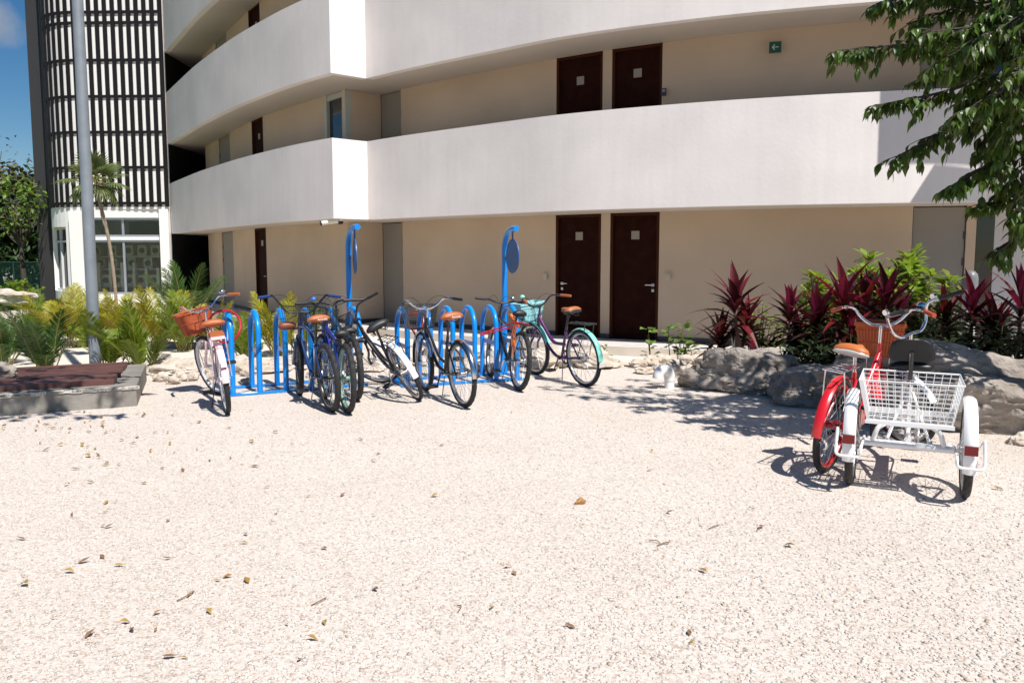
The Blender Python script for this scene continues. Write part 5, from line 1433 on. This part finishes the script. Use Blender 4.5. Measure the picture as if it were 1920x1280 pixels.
shrub(bed(1745, 9.6), .7, 1.25, 6, 'green shrub with broad leaves right of the tallest shrub', sh_m, 520, .15, .55, 10, .6)
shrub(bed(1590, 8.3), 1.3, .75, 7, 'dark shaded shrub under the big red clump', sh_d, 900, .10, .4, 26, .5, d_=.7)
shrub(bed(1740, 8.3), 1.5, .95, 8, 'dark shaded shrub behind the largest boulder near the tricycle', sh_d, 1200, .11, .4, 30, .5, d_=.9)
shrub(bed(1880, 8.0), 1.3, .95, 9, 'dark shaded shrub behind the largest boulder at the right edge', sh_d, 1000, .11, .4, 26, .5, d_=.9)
sg_m = mat('sea_grape_leaf', (.13, .23, .05), .4, island=.35, trans=.3)
shrub(gp(1236, 690, -.1) + V(0, .5, -.02), .22, .62, 21, 'small round leaved seedling left of the taller one by the rock pile', sg_m, 16, .13, .95, 2, .4, 'round leaved seedlings by the rock pile', 'seedling', 'sea_grape')
shrub(gp(1276, 690, -.1) + V(0, .5, -.02), .34, .82, 22, 'taller round leaved seedling with a reddish stem by the rock pile', sg_m, 34, .13, .9, 3, .4, 'round leaved seedlings by the rock pile', 'seedling', 'sea_grape')
shrub(gp(1300, 690, -.1) + V(.0, .5, -.02), .4, .42, 24, 'low dark round leaved seedling against the long boulder', sh_m, 40, .12, .9, 5, .4, 'round leaved seedlings by the rock pile', 'seedling', 'sea_grape')
shrub(gp(1134, 690, -.1) + V(0, .15, 0), .14, .34, 23, 'small upright weed behind the mint fender of the purple bicycle', sg_m, 14, .10, .5, 2, .9, 'weeds by the footing', 'weed', 'weed')
shrub(gp(1155, 693, -.1) + V(0, .05, 0), .25, .12, 25, 'flat weed with long leaves right of the purple bicycle', sg_m, 8, .16, .3, 2, .2, 'weeds by the footing', 'weed', 'weed')
for i, u in enumerate((1012, 1040, 1088, 1108)):
    shrub(dz(u, 11.2, 0) + V(0, 0, -.15), .25, .34, 26 + i, 'thin reddish weed sprouting on the ledge behind the purple bicycle', mat('dry_weed', (.24, .11, .03), .7, island=.5), 12, .10, .25, 3, .8, 'thin weeds on the ledge', 'weed', 'weed')

# ------------------------------------------------------------------ tree overhanging from the right
leafm = mat('tree_leaf_green', (.056, .100, .010), .42, island=.5, trans=.26)
bark = mat('tree_bark', (.07, .055, .042), .9, var=.3, vscale=10, bump=.5)
TB = V(4.75, 5.6, 0); TR = thing('shade_tree', 'leafy green tree overhanging from the right edge', 'tree', TB)
r = random.Random(21); tr, lf = MB(), MB()
tr.tube(catmull([V(0, 0, -.2), V(.05, 0, 1.5), V(-.05, .05, 3), V(.05, .1, 4.6), V(.0, .0, 5.6)], 5), [.14 - .0045 * k for k in range(21)], 10)
def leafy_branch(pts, dens, l0=.16, frm=.3, twig=.45):
    P = catmull(pts, 7); n = len(P)
    tr.tube(P, [.018 * (1 - .85 * k / (n - 1)) + .003 for k in range(n)], 6)
    tl = sum((P[i + 1] - P[i]).length for i in range(n - 1))
    nt = int(dens * tl)
    for q in range(nt):
        f = frm + (1 - frm) * (q + r.random()) / nt; x = f * (n - 1); i0 = min(n - 2, int(x)); p = P[i0].lerp(P[i0 + 1], x - i0); d0 = (P[i0 + 1] - P[i0]).normalized()
        az = r.uniform(0, 6.28); o_ = V(math.cos(az), math.sin(az), r.uniform(-.35, .25))
        tl_ = twig * r.uniform(.25, 1.0) * (1.15 - f * .75); td = (d0 * .8 + o_ * .7).normalized(); tp_ = curve_pts(p, td, tl_, .5, 4); tr.tube(tp_, [.006, .005, .004, .003, .002], 4, cap=False)
        for k in range(r.randint(5, 8)):
            g = r.random() ** .6 * 4; j = min(3, int(g)); pp_ = tp_[j].lerp(tp_[j + 1], g - j)
            a2 = r.uniform(0, 6.28); d = (td * .55 + V(math.cos(a2), math.sin(a2), 0) * .7 + V(0, 0, -.75 + r.uniform(-.35, .45)))
            lf.leaf(pp_, d, UP + V(r.uniform(-.4, .4), r.uniform(-.4, .4), 0), l0 * r.uniform(.65, 1.1), l0 * r.uniform(.32, .42), r.uniform(.1, .6), .14, prof=[.06, .72, 1, .78, .35, .02])
def T_(u, v, D): return dp(u, v, D) - TB
vis = [((2080, 120, 5.6), (1850, 80, 5.7), (1690, 85, 5.8), (1575, 95, 5.9), 8.5), ((2080, 160, 5.4), (1900, 140, 5.3), (1760, 175, 5.4), (1650, 197, 5.5), 8),
       ((2080, 180, 5.6), (1900, 180, 5.5), (1780, 240, 5.6), (1683, 296, 5.6), 8), ((2080, 230, 5.4), (1930, 260, 5.4), (1850, 310, 5.4), (1778, 352, 5.4), 8),
       ((2080, 300, 5.5), (1960, 330, 5.5), (1890, 372, 5.5), (1842, 384, 5.5), 7), ((2090, 380, 5.6), (1980, 400, 5.6), (1910, 440, 5.6), (1872, 478, 5.6), 7),
       ((2080, 20, 5.9), (1900, -20, 5.9), (1760, -10, 6.0), (1650, 4, 6.0), 9), ((2080, 60, 5.3), (1930, 30, 5.2), (1830, 50, 5.2), (1740, 60, 5.3), 8),
       ((2080, 130, 5.0), (1950, 110, 5.0), (1880, 170, 5.0), (1800, 215, 5.1), 8), ((2080, 200, 6.2), (1950, 190, 6.2), (1880, 260, 6.2), (1845, 330, 6.2), 8),
       ((2080, -60, 5.5), (1950, -90, 5.5), (1850, -60, 5.6), (1730, -20, 5.7), 8), ((2080, 320, 5.1), (1990, 330, 5.1), (1945, 370, 5.1), (1915, 420, 5.1), 6),
       ((2080, 260, 5.8), (1960, 230, 5.9), (1880, 215, 6.0), (1790, 250, 6.1), 8), ((2080, 90, 5.7), (1960, 60, 5.8), (1880, 95, 5.8), (1800, 130, 5.9), 9), ((2080, 140, 5.2), (1980, 130, 5.2), (1915, 200, 5.2), (1870, 290, 5.3), 9), ((2080, 40, 6.2), (1960, 0, 6.2), (1860, 20, 6.3), (1770, 90, 6.4), 9), ((2080, 180, 6.0), (1980, 150, 6.0), (1900, 160, 6.0), (1810, 190, 6.1), 9), ((2080, 250, 5.3), (2000, 240, 5.3), (1940, 290, 5.3), (1890, 350, 5.4), 8), ((2080, 0, 5.6), (1990, -30, 5.6), (1930, 10, 5.6), (1870, 60, 5.6), 9), ((2080, 60, 5.0), (1960, 20, 5.0), (1860, 60, 5.0), (1760, 120, 5.1), 8), ((2080, 90, 6.3), (1940, 60, 6.3), (1840, 110, 6.4), (1730, 150, 6.4), 8), ((2080, -20, 5.2), (1960, -40, 5.2), (1880, 10, 5.2), (1790, 60, 5.3), 8), ((2080, 150, 5.5), (1970, 160, 5.5), (1890, 220, 5.6), (1830, 280, 5.6), 8), ((2080, 30, 5.9), (1940, 0, 5.9), (1820, 10, 6.0), (1700, 45, 6.0), 8), ((2080, 110, 5.9), (1990, 90, 5.9), (1920, 130, 5.9), (1850, 200, 6.0), 9)]
for a1, a2, a3, a4, dn in vis: leafy_branch([V(0, 0, max(2.0, T_(*a1).z - .35)), T_(*a1), T_(*a2), T_(*a3), T_(*a4)], dn * 3.4, .107, .1)
# the rest of the crown, above and beside the frame
for i in range(20):
    az = r.uniform(0, 6.28); rad = r.uniform(1.2, 2.4); z0_ = r.uniform(3.3, 5.4)
    e = V(rad * math.cos(az), rad * math.sin(az) * .8, z0_ + r.uniform(-.2, .6))
    w0 = e + TB
    ax_ = FPX * w0.x / max(.3, w0.y) + 960
    if ax_ < 1900 and w0.z < 5.1 and w0.y > 0: e.z = 5.3 - TB.z + r.uniform(0, .6)
    leafy_branch([V(0, .05, 2.6 + r.uniform(0, 2)), e * .5 + V(0, 0, 1.4), e], 6, .155, .3, .5)
for i in range(18):      # the half of the crown beyond the right edge
    e = V(r.uniform(5.9, 7.8), r.uniform(5.2, 7.6), r.uniform(2.9, 4.9)) - TB
    leafy_branch([V(0, .05, 2.2 + r.uniform(0, 1.4)), e * .5 + V(0, 0, 1.3), e], 6, .15, .2, .55)
tr.build('trunk', bark, TR, smooth=True); lf.build('crown', leafm, TR)

TB2 = V(-5.9, 4.3, 0); TR2 = thing('shade_tree', 'leafy tree beyond the left edge shading the concrete plinth', 'tree', TB2)
tr, lf = MB(), MB()
tr.tube(catmull([V(0, 0, -.2), V(.05, 0, 1.8), V(.2, .1, 3.6), V(.4, .2, 5.2)], 5), [.13 - .005 * k for k in range(16)], 10)
for (ex, ey, ez) in ((-2.0, 4.7, 4.4), (-2.3, 5.0, 4.6), (-2.6, 4.9, 4.5), (-2.9, 5.2, 4.6), (-2.4, 5.4, 4.7), (-2.2, 5.6, 4.9), (-2.7, 5.1, 4.5), (-3.3, 5.9, 4.9), (-2.9, 4.5, 4.7), (-3.7, 5.0, 4.4), (-4.2, 6.2, 5.2), (-4.4, 4.4, 4.5), (-3.2, 6.6, 5.4)):
    leafy_branch([V(.3, .15, 3.2), (V(ex, ey, ez) - TB2) * .55 + V(0, 0, 2.1), V(ex, ey, ez) - TB2], 6, .155, .3, .6)
tr.build('trunk', bark, TR2, smooth=True); lf.build('crown', leafm, TR2)

# ------------------------------------------------------------------ trees and fence at the far left
def bg_tree(loc, h, cw, seed, label, leafm, n, ls, name='tree', trunk_h=.35, trunk_r=.14, group='trees beyond the lawn', gaps=.5):
    r = random.Random(seed); t = thing(name, label, 'tree', loc, (0, 0, 0), group); st, lf = MB(), MB()
    st.tube(catmull([V(0, 0, -.3), V(r.uniform(-.2, .2), 0, h * trunk_h), V(r.uniform(-.4, .4), .1, h * .8)], 5), [trunk_r * (1 - .07 * k) for k in range(11)], 8)
    cl = []
    for i in range(16):
        az = r.uniform(0, 6.28); rad = cw * .5 * r.uniform(.15, 1); z_ = h * r.uniform(trunk_h, .93)
        sh_ = 1 - abs((z_ / h - .6) / .5) ** 2 * .5
        c = V(math.cos(az) * rad * sh_, math.sin(az) * rad * sh_, z_); cl.append((c, cw * r.uniform(.14, .26)))
        st.tube(catmull([V(0, 0, h * trunk_h * .8), c * .5 + V(0, 0, h * .2), c], 4), [.05 * (1 - .1 * k) for k in range(9)], 5)
    for q in range(n):
        c, s_ = cl[r.randrange(len(cl))]; p = c + V(r.gauss(0, 1), r.gauss(0, 1), r.gauss(0, .75)) * s_ * gaps * 1.3
        a2 = r.uniform(0, 6.28); d = V(math.cos(a2), math.sin(a2), r.uniform(-.8, .3)); lf.leaf(p, d, UP + V(r.uniform(-.6, .6), r.uniform(-.6, .6), 0), ls * r.uniform(.6, 1.2), ls * .5, .3, .1, prof=[.1, 1, .75, .03])
    st.build('trunk', bark, t); lf.build('crown', leafm, t)
far_d = mat('far_tree_dark', (.022, .050, .012), .6, island=.4, trans=.15); far_b = mat('far_tree_brown_green', (.075, .075, .020), .6, island=.4, trans=.15)
bg_tree(dz(5, 46, -.3), 6.6, 5.5, 1, 'dark dense tree at the far left edge behind the green fence', far_d, 2600, .5)
bg_tree(dz(62, 48, -.3), 7.2, 5.5, 2, 'brownish green tree behind the green fence, touching the tower', far_b, 2600, .5)
bg_tree(dz(35, 44, -.3), 5.0, 5.0, 3, 'low dark tree filling the gap behind the green fence', far_d, 2400, .45, trunk_h=.15)
bg_tree(dz(90, 45, -.3), 5.0, 5.0, 6, 'dark tree mostly hidden behind the louvred fin', far_d, 1800, .45, trunk_h=.15)
bg_tree(dz(-60, 45, -.3), 6.4, 6.0, 7, 'dark tree beyond the left edge behind the green fence', far_d, 2000, .5, trunk_h=.15)
bg_tree(dz(50, 27, -.2), 4.7, 2.6, 4, 'slender young tree with a forked bare trunk on the lawn', mat('young_tree_green', (.12, .20, .025), .5, island=.4, trans=.3), 520, .22, trunk_h=.55, trunk_r=.10, name='young_tree', group=None)
bg_tree(dz(-18, 30, -.2), 6.4, 3.2, 5, 'nearly bare tree with thin grey twigs at the left edge', mat('sparse_leaf', (.13, .11, .09), .8, island=.3), 420, .16, trunk_h=.5, trunk_r=.10, name='bare_tree', group=None)
shrub(dz(22, 26, -.25), 1.6, 1.1, 41, 'yellow green rounded shrub on the lawn left of the tower', sh_l, 700, .2, .4, 20, .5, 'shrubs on the lawn')
shrub(dz(-5, 25, -.25), 1.2, .9, 42, 'green shrub on the lawn at the left edge', sh_m, 500, .2, .4, 16, .5, 'shrubs on the lawn')
fc0, fc1 = dz(-120, 36, -.2), dz(100, 37, -.2)
FE = thing('wire_fence', 'green chain link fence with slim posts beyond the lawn', 'fence', fc0); gm = mat('fence_green', (.008, .045, .034), .5)
m = MB(); hF = 1.5; d_ = fc1 - fc0
for i in range(90):
    for s in (-1, 1):
        a_ = d_ * (i / 90); e_ = d_ * ((i + s * 9) / 90)
        if 0 <= i + s * 9 <= 90: m.tube([a_, e_ + V(0, 0, hF)], .006, 3, cap=False)
m.build('mesh', gm, FE)
m = MB(); m.tube([V(0, 0, hF), d_ + V(0, 0, hF)], .025, 6); m.build('rail', gm, FE)
for i in range(4):
    m = MB(); m.tube([d_ * (i / 3), d_ * (i / 3) + V(0, 0, hF + .05)], .035, 6); m.build('post', gm, FE)
